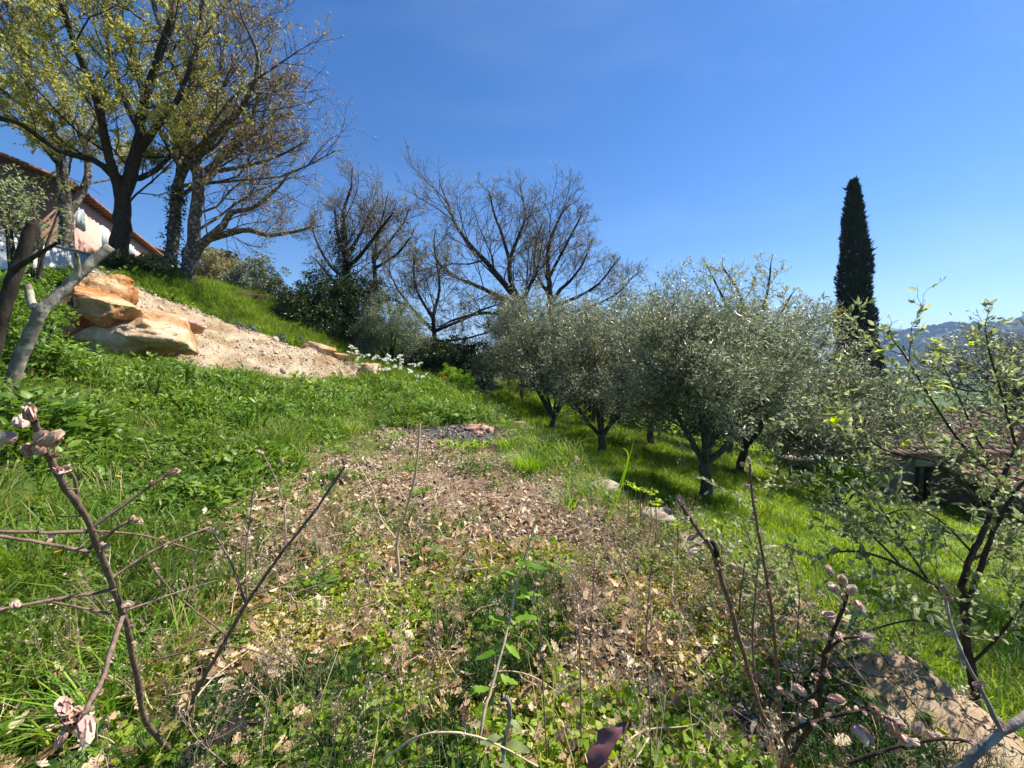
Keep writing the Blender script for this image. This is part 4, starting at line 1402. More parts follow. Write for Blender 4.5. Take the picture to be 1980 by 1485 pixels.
def blob(px, py, d, rx, rz, ry=None):
    """ellipsoid given by photograph position, distance and pixel radii"""
    s = d / FPX
    return (P(px, py, d), (rx * s, (ry or (rx + rz) / 2) * s, rz * s))


EV = 'evergreen bushes behind the gravel bank'
bush('bush', 'dark evergreen bush where the violet irises meet the gravel crest', [blob(585, 615, 18.5, 60, 58), blob(560, 580, 19, 40, 35), blob(620, 580, 19.5, 45, 50), blob(600, 655, 18, 60, 30)], 24000, 0.112, M['dark_leaf'], 51, group=EV, clumps=420)
bush('bush', 'brownish-green bush round the foot of the ivy-clad tree', [blob(680, 590, 20, 55, 60), blob(650, 555, 21, 40, 40), blob(715, 570, 20.5, 40, 40), blob(680, 640, 19, 60, 40)], 24000, 0.106, M['ivy_leaf'], 52, group=EV, clumps=420)
bush('bush', 'grey-green bush with pale bare stems above the white flowers', [blob(755, 620, 17.5, 58, 55), blob(790, 650, 17.5, 45, 45), blob(720, 650, 17.5, 40, 45)], 24000, 0.094, M['grey_leaf'], 53, group=EV, clumps=420, tmpl=T_diamond(.3))
bush('bush', 'dark shady bush low down at the end of the olive row', [blob(850, 690, 19, 55, 40), blob(900, 690, 20, 50, 40), blob(810, 700, 18.5, 50, 35), blob(960, 700, 21, 50, 35)], 24000, 0.112, M['dark_leaf'], 54, group=EV, clumps=420)
bush('bush', 'rounded olive-green bush on the skyline behind the brush pile', [blob(498, 548, 24, 50, 46), blob(475, 570, 24, 40, 30), blob(520, 580, 24, 40, 30)], 20000, .13, M['grey_leaf'], 55, group=EV, clumps=220)
bush('bush', 'grey twiggy bush on the skyline beside the spreading oak', [blob(415, 520, 24, 40, 38), blob(385, 525, 24, 25, 25)], 9000, .13, M['bare_bud'], 56, group=EV, clumps=160)
bush('bush', 'dark green treetop showing above the grey twiggy bush', [blob(425, 500, 34, 26, 18), blob(445, 505, 34, 18, 14)], 3500, .18, M['dark_leaf'], 57, group=EV, clumps=70)
bush('bush', 'dark green ivy mound at the foot of the leafing oak', [blob(262, 506, 13.6, 55, 16), blob(300, 515, 13.8, 40, 16), blob(225, 505, 13.4, 25, 14)], 5000, .09, M['ivy_leaf'], 58, group=EV, clumps=130)
bush('bush', 'bright yellow-green bush at the far end of the bare patch', [blob(893, 738, 15.5, 26, 26), blob(870, 725, 15.8, 16, 20), blob(905, 760, 15, 26, 16)], 6000, .07, M['lime_leaf'], 59, clumps=140, tmpl=T_diamond(.35))
bush('bush', 'pale grey-green bush between the yellow-green bush and the olive row', [blob(945, 720, 18, 35, 40), blob(920, 700, 18.5, 25, 25)], 7000, .07, M['grey_leaf'], 60, clumps=150, tmpl=T_diamond(.3))
bush('bush', 'dark leafy shrub at the back of the grove under the olive crowns', [(np.array([7, 21, -.6]), (3.2, 1.2, 1.3)), (np.array([3, 24, .0]), (3, 1.2, 1.5)), (np.array([11, 20, -1.3]), (3, 1.2, 1.3)), (np.array([15, 19, -2.0]), (2.5, 1.2, 1.3))], 22000, .19, M['dark_leaf'], 61, clumps=420, cs=.3)
bush('bush', 'bright leafy shrub beside the stone hut', [blob(1620, 915, 10.2, 55, 40), blob(1575, 930, 10.2, 40, 30), blob(1670, 930, 10.4, 40, 30)], 7000, .055, M['lime_leaf'], 62, clumps=160)
bush('bush', 'ivy bush in the corner behind the leaning grey trunk', [blob(30, 600, 5.2, 60, 90), blob(60, 660, 5, 60, 60), blob(0, 570, 5.4, 50, 50), blob(90, 690, 5, 40, 40)], 6000, .06, M['weed'], 63, clumps=170)
bush('bush', 'loose pale-leaved shrub in front of the gable of the house', [blob(50, 420, 7.0, 60, 65), blob(20, 370, 7.0, 45, 55)], 1500, .055, M['shrub_leaf'], 64, clumps=80, stems=14, base=P(60, 640, 6.8))


def cypress(label, px, d, top_py, z0, rmax, n, seed, leaf):
    rs = np.random.RandomState(seed)
    base = np.array([(px - 990) / FPX * d, d, z0])
    top = P(px - 14, top_py, d)
    H = top[2] - z0
    t = rs.rand(n) ** 1.15
    prof = np.interp(t, [0, .05, .2, .45, .7, .88, .97, 1.0], [.55, .85, 1.0, .97, .74, .42, .17, .03])
    az = rs.rand(n) * 6.283
    lump = 1 + .2 * vnoise(np.stack([np.cos(az) * 2.2, np.sin(az) * 2.2, t * H * .9], -1) + seed) + .12 * vnoise(np.stack([np.cos(az) * 6, np.sin(az) * 6, t * H * 2.4], -1))
    rr = rmax * prof * lump * (1.06 - .5 * rs.rand(n) ** 1.5)
    ax_line = base + (top - base) * t[:, None]
    out = np.stack([np.cos(az), np.sin(az), np.zeros(n)], -1)
    pos = ax_line + out * rr[:, None]
    ax = norm(out * .75 + np.array([0, 0, 1.]) + .45 * rand_dirs(n, rs))
    V, F, rn = scatter_mesh(T_diamond(.32, .05), pos, ax, norm(out + .6 * rand_dirs(n, rs)), leaf * rs.uniform(.35, 1.5, n) * np.where(rs.rand(n) < .03, 1.6, 1))
    root = empty('cypress_tree', tuple(base), label, 'cypress', 'cypresses beyond the grove')
    obj('crown', make_mesh('crown', V - base, F, rnd=rn), M['cypress_leaf'], root)
    V, F, rn = tubes([([base - np.array([0, 0, .3]), base + (top - base) * .3, base + (top - base) * .6, base + (top - base) * .95], [.3, .22, .12, .02], 8)], base)
    obj('trunk', make_mesh('trunk', V, F, rnd=rn, smooth=True), M['dark_bark'], root)


cypress('tall narrow dark cypress standing alone against the sky', 1664, 28.0, 352, -5.0, 1.02, 42000, 71, .26)
cypress('short dark cypress at the foot of the tall one', 1702, 29.0, 655, -5.5, .8, 9000, 72, .26)

# ------------------------------------------------------------------ rocks
import bmesh


def ico(sub):
    bm = bmesh.new()
    bmesh.ops.create_icosphere(bm, subdivisions=sub, radius=1.0)
    bm.verts.ensure_lookup_table()
    V = np.array([v.co[:] for v in bm.verts])
    F = np.array([[v.index for v in f.verts] for f in bm.faces])
    bm.free()
    return V, F


ICO = {k: ico(k) for k in (1, 2, 3, 4, 5)}


def rock_mesh(size, seed, sub=4, cuts=14, rough=.07):
    rs = np.random.RandomState(seed)
    V, F = ICO[sub]
    V = np.sign(V) * np.abs(V) ** .6           # blocky body
    V = V * (1 + rough * fbm(V * 1.3 + seed, 2))[:, None]
    for k in range(cuts):                       # chisel flat faces
        nrm = norm(rs.normal(size=3) * np.array([1, 1, .8]))
        h = np.percentile(V @ nrm, rs.uniform(72, 95))
        V -= np.maximum(V @ nrm - h, 0)[:, None] * nrm * .97
    V = V / np.abs(V).max(axis=0)
    st = .5 * np.sin(V[:, 2] * 9 + 2.5 * fbm(V * 1.2 + seed, 2))       # weathered beds
    V *= (1 + rough * .35 * st + rough * .6 * fbm(V * 3.5 + seed, 4) + rough * .3 * fbm(V * 15 + seed, 2))[:, None]
    return make_mesh('rock', V * np.array(size), F, smooth=False)


def rock(name, label, c, size, seed, mat, rz=0.0, tilt_=(0, 0), group=None, cat='rock', sub=4, cuts=12, rough=.14):
    o = obj(name, rock_mesh(size, seed, sub, cuts, rough), mat, loc=tuple(c))
    o.rotation_euler = (tilt_[0], tilt_[1], rz)
    return tag(o, label, cat, group)


BG = 'boulders at the end of the gravel bank'
d = 9.3
rock('boulder', 'orange boulder, the broad flat one in the middle of the rock stack', P(222, 596, d), (1.0, .9, .46), 1, M['boulder_orange'], .2, (.05, .2), BG, 'boulder', 5)
rock('boulder', 'brown boulder on top of the rock stack beside the white wall', P(192, 555, d + .4), (.62, .8, .42), 2, M['boulder_orange'], .5, (0, .2), BG, 'boulder', 5)
rock('boulder', 'pale cream boulder at the bottom of the rock stack', P(222, 656, d - .2), (1.25, 1.0, .60), 3, M['boulder'], -.1, (.1, .05), BG, 'boulder', 5)
rock('boulder', 'yellowish boulder half buried in gravel right of the rock stack', P(318, 640, d + .1), (.75, .8, .5), 4, M['boulder'], .4, (0, .2), BG, 'boulder')
rock('boulder', 'small pinkish boulder sticking out of the gravel slope', P(378, 634, 10.3), (.42, .35, .2), 5, M['pink_stone'], .2, (0, .2), BG, 'boulder')
rock('boulder', 'orange boulder behind the leaning grey trunk', P(122, 626, d - .3), (.42, .5, .34), 6, M['boulder_orange'], 0, (0, 0), BG, 'boulder')
rock('boulder', 'small pale upright boulder at the foot of the leaning trunk', P(92, 676, d - .9), (.24, .3, .34), 7, M['boulder'], .3, (0, 0), BG, 'boulder')
rock('boulder', 'cream boulder where the gravel bank runs out', P(614, 684, 13.4), (.62, .5, .36), 8, M['boulder'], -.3, (0, .35), BG, 'boulder')
rock('boulder', 'little brown stone just below the cream boulder at the end of the gravel', P(602, 692, 12.9), (.22, .18, .14), 9, M['boulder_orange'], 0, (0, 0), BG, 'boulder', 3)
rock('boulder', 'beige boulder among the white flowers', P(722, 716, 13.0), (.42, .4, .24), 10, M['boulder'], .2, (0, .1), BG, 'boulder')
rock('boulder', 'low orange boulder between the cream boulder and the white flowers', P(662, 693, 13.6), (.5, .4, .18), 11, M['boulder_orange'], .2, (0, .2), BG, 'boulder')
# flat boulder near the viewer
c = G(1.78, 1.72)
rock('boulder', 'large flat tan boulder with a smooth sunlit top at the terrace edge', np.array([1.92, 1.56, -.04]), (.46, .31, .19), 21, M['flat_stone'], -.95, (.22, .18), None, 'boulder', 5, 14, .09)
rock('boulder', 'grey-brown stone leaning behind the large flat boulder', G(1.62, 2.25) + np.array([.1, 0, .05]), (.15, .11, .12), 22, M['flat_stone'], .4, (.3, .2), None, 'boulder', 4)
SE = 'stones along the terrace edge'
ORD = ['nearest', 'second', 'third', 'fourth', 'fifth', 'sixth', 'seventh', 'eighth', 'ninth', 'tenth', 'eleventh', 'twelfth', 'thirteenth', 'fourteenth', 'fifteenth', 'sixteenth', 'seventeenth', 'farthest']
for k in range(18):
    y = 2.6 + 10.5 * (k / 18) ** 1.15
    x = float(edge_x(y)) + PR.uniform(-.12, .18)
    s = PR.uniform(.11, .21)
    rock('stone', 'weathered pale stone, %s from the flat boulder along the terrace edge' % ORD[k], G(x, y) + np.array([0, 0, s * .25]), (s * PR.uniform(1, 1.6), s, s * .65), 30 + k, M['stone'], PR.random() * 3, (PR.uniform(-.2, .2), .15), SE, 'stone', 3, 10)
for k, (px, dd, s) in enumerate([(912, 8.6, .15), (935, 8.8, .10), (948, 8.5, .12), (925, 8.2, .07), (965, 8.9, .09), (1003, 9.0, .18)]):
    b = Gp(px, dd)
    rock('stone', ['largest pinkish stone in the middle of the bonfire ash', 'small pinkish stone right behind the largest one by the ash', 'flat pinkish stone right of the largest one by the ash', 'tiny pinkish stone in front of the largest one by the ash', 'pinkish stone at the back corner of the bonfire ash', 'big pinkish stone between the bonfire ash and the terrace edge'][k], b + np.array([0, 0, s * .3]), (s * 1.4, s, s * .6), 70 + k, M['pink_stone'], k * 1.1, (0, 0), 'stones by the bonfire ash', 'stone', 3, 10)

# ------------------------------------------------------------------ buildings
def box_mesh(name, pts8):
    F = np.array([[0, 3, 2, 1], [4, 5, 6, 7], [0, 1, 5, 4], [1, 2, 6, 5], [2, 3, 7, 6], [3, 0, 4, 7]])
    return make_mesh(name, np.array(pts8, float), F)


def abox(name, o, u, v, w, mat, parent, base):
    """box from corner o with edge vectors u, v, w"""
    o, u, v, w = [np.array(q, float) for q in (o, u, v, w)]
    pts = [o, o + u, o + u + v, o + v, o + w, o + u + w, o + u + v + w, o + v + w]
    if np.dot(np.cross(u, v), w) < 0:
        pts = pts[4:] + pts[:4]
    return obj(name, box_mesh(name, np.array(pts) - np.array(base)), mat, parent)


C0 = np.array([-20.4, 18.0, 4.6])
wv = norm(np.array([-.566, 1.0, 0.0])) * 15.6
gv = norm(np.array([-.87, -.49, 0.0]))
GWD, EAVE, RISE = 9.0, 9.75, 1.6
root = empty('house', tuple(C0), 'pink stucco house with its gable shade coloured in brown on the hill above the white wall', 'house')
up = np.array([0, 0, 1.0])
hE = EAVE - C0[2]
A = [C0, C0 + gv * GWD, C0 + gv * GWD + up * hE, C0 + gv * GWD / 2 + up * (hE + RISE), C0 + up * hE]
V = np.array(A) - C0
obj('gable_wall', make_mesh('gable_wall', np.concatenate([V, V + norm(wv) * .3]), [np.array([[0, 1, 2, 3, 4]]), np.array([[5, 9, 8, 7, 6]]), np.array([[0, 4, 9, 5], [4, 3, 8, 9], [3, 2, 7, 8], [2, 1, 6, 7], [1, 0, 5, 6]])]), M['shaded_wall'], root)
w = abox('side_wall', C0 + norm(wv) * .303, wv, gv * .3, up * hE, M['pink_wall'], root, C0)
abox('far_wall', C0 + gv * (GWD - .3) + norm(wv) * .303, wv, gv * .3, up * hE, M['pink_wall'], root, C0)
nrm = -gv
for sgn, nm in ((1, 'roof'), (-1, 'roof')):
    e = C0 + (gv * GWD if sgn < 0 else 0) + up * hE - gv * sgn * .45 * 1 - up * .16 - norm(wv) * .4
    ridge_v = gv * sgn * (GWD / 2 + .45) + up * (RISE + .16)
    abox(nm, e + up * .005, wv + norm(wv) * .9, ridge_v, up * .16, M['old_tile'], root, C0)
# eave tiles along the sunny side
for k in range(34):
    s = .1 + k * (np.linalg.norm(wv) / 34)
    o = C0 + norm(wv) * s + up * (hE - .15) + nrm * .50
    abox('eave_tile', o, norm(wv) * .26, -nrm * .5, up * .07 + 0 * nrm, M['old_tile'], root, C0)
for s0, z0, z1, wd in ((.75, 8.1, 9.15, .9), (3.6, 7.9, 9.0, .9), (7.5, 8.3, 9.2, .9)):
    o = C0 + norm(wv) * s0 + nrm * .03
    o = np.array([o[0], o[1], z0])
    win = abox('window', o, norm(wv) * wd, -nrm * .12, up * (z1 - z0), M['shutter'], root, C0)
    for q in (0, 1):
        sh = abox('shutter', o + norm(wv) * (q * wd / 2 + .02) + nrm * .03, norm(wv) * (wd / 2 - .04), -nrm * .028, up * (z1 - z0), M['shutter'], win, C0)
# yellow annex
Y0 = np.array([-29.6, 32.6, 8.0])
root = empty('house', tuple(Y0), 'small yellow house end just past the pink house', 'house')
abox('wall', Y0, norm(wv) * 4, gv * 4, up * 2.85, M['yellow_wall'], root, Y0)
abox('roof', Y0 - norm(wv) * .3 - gv * .4 + up * 2.86, norm(wv) * 4.6, gv * 3 + up * .9, up * .15, M['old_tile'], root, Y0)
abox('window', Y0 + norm(wv) * 1.2 + nrm * .02 + up * 1.2, norm(wv) * .8, -nrm * .1, up * 1.0, M['shutter'], root, Y0)
# white retaining wall
W0 = np.array([-15.35, 7.5, 2.2])
root = empty('retaining_wall', tuple(W0), 'white rendered wall below the house beside the rock stack', 'wall')
abox('wall', W0, (.3, 0, 0), (.1, 7.35, 0), (0, 0, 3.2), M['white_wall'], root, W0)
abox('coping', W0 + np.array([-.04, -.02, 3.202]), (.38, 0, 0), (.1, 7.39, 0), (0, 0, .06), M['white_wall'], root, W0)

# stone hut with tiled roof
H0 = np.array([12.3, 12.9, -4.2])
root = empty('stone_hut', tuple(H0), 'low stone hut with a pink tiled roof and dark doorway below the terrace', 'hut')
FW, ZT = 9.0, -1.5
D0, D1, DT = 1.45, 2.2, -1.95
abox('wall', H0, (D0, 0, 0), (0, .4, 0), (0, 0, ZT - H0[2]), M['hut_wall'], root, H0)
abox('wall', H0 + np.array([D1, 0, 0]), (FW - D1, 0, 0), (0, .4, 0), (0, 0, ZT - H0[2]), M['hut_wall'], root, H0)
abox('lintel', np.array([H0[0] + D0, H0[1] + .003, DT]), (D1 - D0, 0, 0), (0, .38, 0), (0, 0, ZT - DT), M['pale_wood'], root, H0)
abox('wall', H0 + np.array([0, .402, 0]), (.4, 0, 0), (0, 3.6, 0), (0, 0, ZT - H0[2] + .3), M['hut_wall'], root, H0)
abox('back_wall', H0 + np.array([0, 4.01, 0]), (FW, 0, 0), (0, .4, 0), (0, 0, ZT - H0[2] + .95), M['hut_wall'], root, H0)
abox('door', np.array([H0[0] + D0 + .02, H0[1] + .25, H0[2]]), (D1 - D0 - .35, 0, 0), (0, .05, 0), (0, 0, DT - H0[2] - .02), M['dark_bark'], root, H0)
e0, e1 = np.array([H0[0] - .2, 12.62, -1.5]), np.array([H0[0] - .2, 16.75, -.36])
sl = e1 - e0
abox('roof', e0 + np.array([0, 0, -.06]), (FW + .2, 0, 0), sl, (0, 0, .05), M['old_tile'], root, H0)


def tile_mesh(w=.11, L=.44):
    V, F = [], []
    n = 5
    for y, s in ((0, 1.0), (L, .82)):
        for rr in (w, w - .018):
            for k in range(n + 1):
                a_ = math.pi * k / n
                V.append([-math.cos(a_) * rr * s, y, math.sin(a_) * rr * s * .75])
    m = n + 1
    for k in range(n):
        F += [[k, k + 1, 2 * m + k + 1, 2 * m + k], [m + k + 1, m + k, 3 * m + k, 3 * m + k + 1], [k + 1, k, m + k, m + k + 1]]
    F += [[0, 2 * m, 3 * m, m]]
    return make_mesh('roof_tile', np.array(V), np.array(F), smooth=False)


TM = tile_mesh(); TM.materials.append(M['tile'])
TM2 = tile_mesh(); TM2.materials.append(M['red_tile'])


def tile_roof(root, base, e0, sl, width, tm, colw=.235, exp=.385, maxcol=30, seed=1):
    R = random.Random(seed)
    L = float(np.linalg.norm(sl))
    sd = sl / L
    pit = math.asin(sd[2])
    for c_ in range(min(maxcol, int(width / colw))):
        for r_ in range(int(L / exp)):
            p_ = np.array(e0) + np.array([.12 + c_ * colw, 0, 0]) + sd * (r_ * exp - .06) + np.array([R.uniform(-.012, .012), 0, .03 + R.uniform(0, .015)])
            o = bpy.data.objects.new('roof_tile', tm)
            COL.objects.link(o)
            o.parent = root
            o.location = tuple(p_ - np.array(base))
            o.rotation_euler = (pit - .04 + R.uniform(-.02, .02), R.uniform(-.03, .03), R.uniform(-.03, .03))


tile_roof(root, H0, e0, sl, FW, TM, maxcol=27)
V, F = [], []
b0 = 0
TV = np.array([v.co[:] for v in TM.vertices]); TF = np.array([list(q.vertices) for q in TM.polygons])
pit = math.asin((sl / np.linalg.norm(sl))[2]); cc, ss = math.cos(pit - .04), math.sin(pit - .04)
TR = np.stack([TV[:, 0], TV[:, 1] * cc - TV[:, 2] * ss, TV[:, 1] * ss + TV[:, 2] * cc], -1)
for c_ in range(27, int(FW / .235)):
    for r_ in range(int(np.linalg.norm(sl) / .385)):
        V.append(TR + e0 + np.array([.12 + c_ * .235, 0, .035]) + sl / np.linalg.norm(sl) * (r_ * .385 - .06) - H0)
        F.append(TF + b0); b0 += len(TV)
tag(obj('roof_tiles', make_mesh('roof_tiles', np.concatenate(V), np.concatenate(F)), M['tile'], root), kind='stuff')
# lean-to in front
L0 = np.array([14.7, 10.6, -4.1])
root = empty('lean_to', tuple(L0), 'red-tiled lean-to roof on posts beside the hut doorway', 'shed')
e0, sl2 = np.array([14.5, 10.5, -2.3]), np.array([0, 2.3, .42])
abox('roof', e0 + np.array([0, 0, -.06]), (4.2, 0, 0), sl2, (0, 0, .05), M['pale_wood'], root, L0)
for q in (14.7, 16.6, 18.4):
    abox('post', np.array([q, 10.65, -4.4]), (.1, 0, 0), (0, .1, 0), (0, 0, 2.06), M['pale_wood'], root, L0)
abox('wall', np.array([16.0, 12.3, -4.4]), (2.6, 0, 0), (0, .3, 0), (0, 0, 2.2), M['hut_wall'], root, L0)
tile_roof(root, L0, e0, sl2, 4.2, TM2, seed=4)
# work table
T0 = G(10.0, 13.0)
root = empty('table', tuple(T0), 'rough wooden table with a white sheet on it at the far side of the meadow', 'table')
z = P(1560, 888, 13.0)[2]
abox('table_top', (9.3, 12.7, z), (.9, 0, 0), (0, .7, 0), (0, 0, .05), M['pale_wood'], root, T0)
abox('white_sheet', (9.9, 12.65, z + .053), (.85, .1, 0), (0, .7, 0), (0, 0, .02), M['white_board'], root, T0)
for x in (9.35, 10.6):
    for y in (12.72, 13.3):
        abox('leg', (x, y, gz1(x, y) - .1), (.07, 0, 0), (0, .07, 0), (0, 0, z - gz1(x, y) + .098), M['pale_wood'], root, T0)
# posts and brush pile on the hillside
for k, (px, py0, py1, dd) in enumerate([(408, 552, 580, 20), (430, 560, 584, 20), (1274, 812, 848, 17.5)]):
    a_, b_ = P(px, py1 + 8, dd), P(px, py0, dd)
    V, F, rn = tubes([([a_, (a_ + b_) / 2, b_], [.05, .05, .045], 7)], a_)
    tag(obj('fence_post', make_mesh('fence_post', V, F, rnd=rn), M['dead_bark'], loc=tuple(a_)),
        ['short pale post standing left of the brush pile', 'short pale post in front of the brush pile', 'thin pale stake at the back of the olive grove'][k], 'post')
rock('stone_block', 'pale squared stone block below the brush pile', P(440, 582, 19.0), (.35, .3, .2), 91, M['white_wall'], .3, cat='stone', sub=3)
R = random.Random(5)
pc = P(465, 577, 19.6)
polys = []
for k in range(70):
    c_ = pc + np.array([R.gauss(0, .45), R.gauss(0, .3), abs(R.gauss(0, .1)) - .05])
    dr = np.array([R.gauss(0, 1), R.gauss(0, .5), R.gauss(0, .15)]); dr /= np.linalg.norm(dr)
    polys.append(([c_ - dr * .6, c_ + np.array([0, 0, .06]), c_ + dr * .6], [.02, .018, .008], 4))
V, F, rn = tubes(polys, pc)
tag(obj('brush_pile', make_mesh('brush_pile', V, F, rnd=rn), M['shrub_stem'], loc=tuple(pc)), 'brown pile of cut brushwood on the hillside beyond the gravel', 'brush pile')

# ------------------------------------------------------------------ leaning dead trunks in the corner
def snag(label, pts, r0, r1, seed, mat, stubs=(), cat='dead tree'):
    R = random.Random(seed)
    q, rad = limb(pts, r0, r1, R, 5, .09)
    base = np.array(q[0])
    root = empty('dead_tree', tuple(base), label, cat)
    V, F, rn = tubes([(q, rad, 12)], base)
    V += (.012 * fbm((V + base) * 14, 3))[:, None] * norm(V - V.mean(0))
    n = len(V)
    cap = np.arange(n - 12, n)[None]
    obj('trunk', make_mesh('trunk', V, F + [cap], rnd=rn, smooth=True), mat, root)
    for st in stubs:
        qq, rr = limb(st[0], st[1], st[2], R, 3, .1)
        V, F, rn = tubes([(qq, rr, 8)], base)
        obj('branch_stub', make_mesh('branch_stub', V, F, rnd=rn, smooth=True), mat, root)


d = 4.1
snag('leaning grey lichen-spotted dead trunk in front of the rock stack', [P(10, 790, d), P(30, 715, d), P(62, 640, d), P(80, 600, d), P(118, 565, d + .1), P(165, 520, d + .2), P(212, 478, d + .3)], .062, .045, 1, M['dead_bark'],
     [([P(80, 600, d), P(64, 590, d), P(52, 550, d)], .05, .03), ([P(150, 532, d + .15), P(150, 505, d + .1), P(146, 490, d)], .03, .015)])
snag('dark thicker stump leaning at the edge of the picture', [P(-30, 760, 3.9), P(-8, 660, 3.9), P(12, 580, 3.9), P(40, 500, 3.95), P(66, 432, 4.0)], .062, .05, 2, M['dark_bark'], [([P(30, 520, 3.9), P(60, 500, 3.8), P(110, 470, 3.7)], .03, .012)])

# ------------------------------------------------------------------ foreground shrubs
def bud_mesh(seed, fluffy=False):
    """pointed bud of overlapping scales round a core"""
    rs = np.random.RandomState(seed)
    parts = []
    for wh, (y, r_, L, n) in enumerate([(0, .10, .62, 5), (.14, .15, .62, 5), (.32, .12, .62, 4), (.5, .05, .5, 3)]):
        az = (np.arange(n) + .5 * (wh % 2)) * 6.283 / n + rs.normal(0, .2, n)
        out_ = np.stack([np.cos(az), np.zeros(n), np.sin(az)], -1)
        pos = out_ * r_ * .6 + np.array([0, y, 0])
        ax = norm(out_ * ((.42 if fluffy else .26) - .06 * wh) + np.array([0, 1., 0]) + .12 * rand_dirs(n, rs))
        V, F, _ = scatter_mesh(T_leaf(.72, -.2, .3), pos, ax, out_, L * rs.uniform(.8, 1.15, n))
        parts.append((V, F, np.clip(wh * .16 + np.repeat(rs.rand(n), len(V) // n) * .5, 0, 1)))
    V, F, rn = merge(parts)
    return make_mesh('bud', V, F, rnd=rn, smooth=True)


BUDS = [bud_mesh(k) for k in range(5)]
for m_ in BUDS: m_.materials.append(M['bud'])
FBUDS = [bud_mesh(20 + k, True) for k in range(4)]
for m_ in FBUDS: m_.materials.append(M['bud_flower'])


def place_part(name, me, root, base, pos, axis, size, width=1.0, R=PR):
    o = bpy.data.objects.new(name, me)
    COL.objects.link(o)
    o.parent = root
    o.location = tuple(np.array(pos) - np.array(base))
    q = Vector(tuple(float(v) for v in axis)).to_track_quat('Y', 'Z')
    o.rotation_mode = 'QUATERNION'
    o.rotation_quaternion = q
    o.scale = (size * width, size, size * width)
    return o


def stem_plant(name, label, base, stems, cat, mat, buds=(), group=None, nbud=0, seed=1, budsize=.016, fluffy=.35, leaves=None, hair=0, along=(.25, 1.0)):
    """stems: (pts[(px,py,d)], r0, r1). nbud: buds strewn along the stems per metre. buds: (px,py,d,size)."""
    R = random.Random(seed)
    base = np.array(base, float)
    root = empty(name, tuple(base), label, cat, group)
    for k, (pts, r0, r1) in enumerate(stems):
        A_ = [np.array(p_) if len(p_) == 3 and isinstance(p_, np.ndarray) else P(*p_) for p_ in pts]
        q, rad = limb(A_, r0, r1, R, 5, .15)
        rad = [x_ * R.uniform(.86, 1.16) for x_ in rad]
        polys = [(q, rad, 7 if r0 > .006 else 5)]
        L = plen(q)
        sp = []
        for _ in range(int(L * 26)):
            f = R.random() * (len(q) - 1); i_ = min(int(f), len(q) - 2)
            p0 = tuple(q[i_][c_] + (q[i_ + 1][c_] - q[i_][c_]) * (f - i_) for c_ in range(3))
            dd_ = vnorm((q[i_ + 1][0] - q[i_][0] + R.gauss(0, .06), q[i_ + 1][1] - q[i_][1] + R.gauss(0, .06), q[i_ + 1][2] - q[i_][2] + R.gauss(0, .06)))
            rr_ = rad[i_]
            sp.append((p0, vadd(p0, tilt(dd_, R.uniform(.5, 1.2), R.random() * 6.28), rr_ + R.uniform(.004, .012) + (R.random() < .2) * R.uniform(.01, .04)), min(.0022, rr_ * .7)))
        V, F, rn = merge([tubes(polys, base)] + ([spikes(sp, base)] if sp else []))
        obj('stem' if k == 0 else 'branch', make_mesh('stem', V, F, rnd=rn, smooth=True), mat, root)
        Q = np.array(q)
        for _ in range(int(L * nbud + R.random())):
            t = R.uniform(*along)
            f = t * (len(Q) - 1); i_ = min(int(f), len(Q) - 2)
            p_ = Q[i_] + (Q[i_ + 1] - Q[i_]) * (f - i_)
            dr = norm(Q[i_ + 1] - Q[i_]) * (1 if A_[0][2] < A_[-1][2] else -1) * .6 + np.array([R.gauss(0, 1), R.gauss(0, 1), R.gauss(0, .6)]) * .7
            dr = norm(dr)
            me = R.choice(FBUDS) if R.random() < fluffy else R.choice(BUDS)
            place_part('bud', me, root, base, p_ + dr * r1, dr, budsize * R.uniform(.7, 1.35), R.uniform(1.0, 1.5))
    for px, py, dd, s, ax in buds:
        me = R.choice(FBUDS) if R.random() < fluffy else R.choice(BUDS)
        place_part('bud', me, root, base, P(px, py, dd), np.array(ax) + .3 * np.array([R.gauss(0, 1), R.gauss(0, 1), R.gauss(0, 1)]), s * 1.2, R.uniform(1.1, 1.5))
    return root


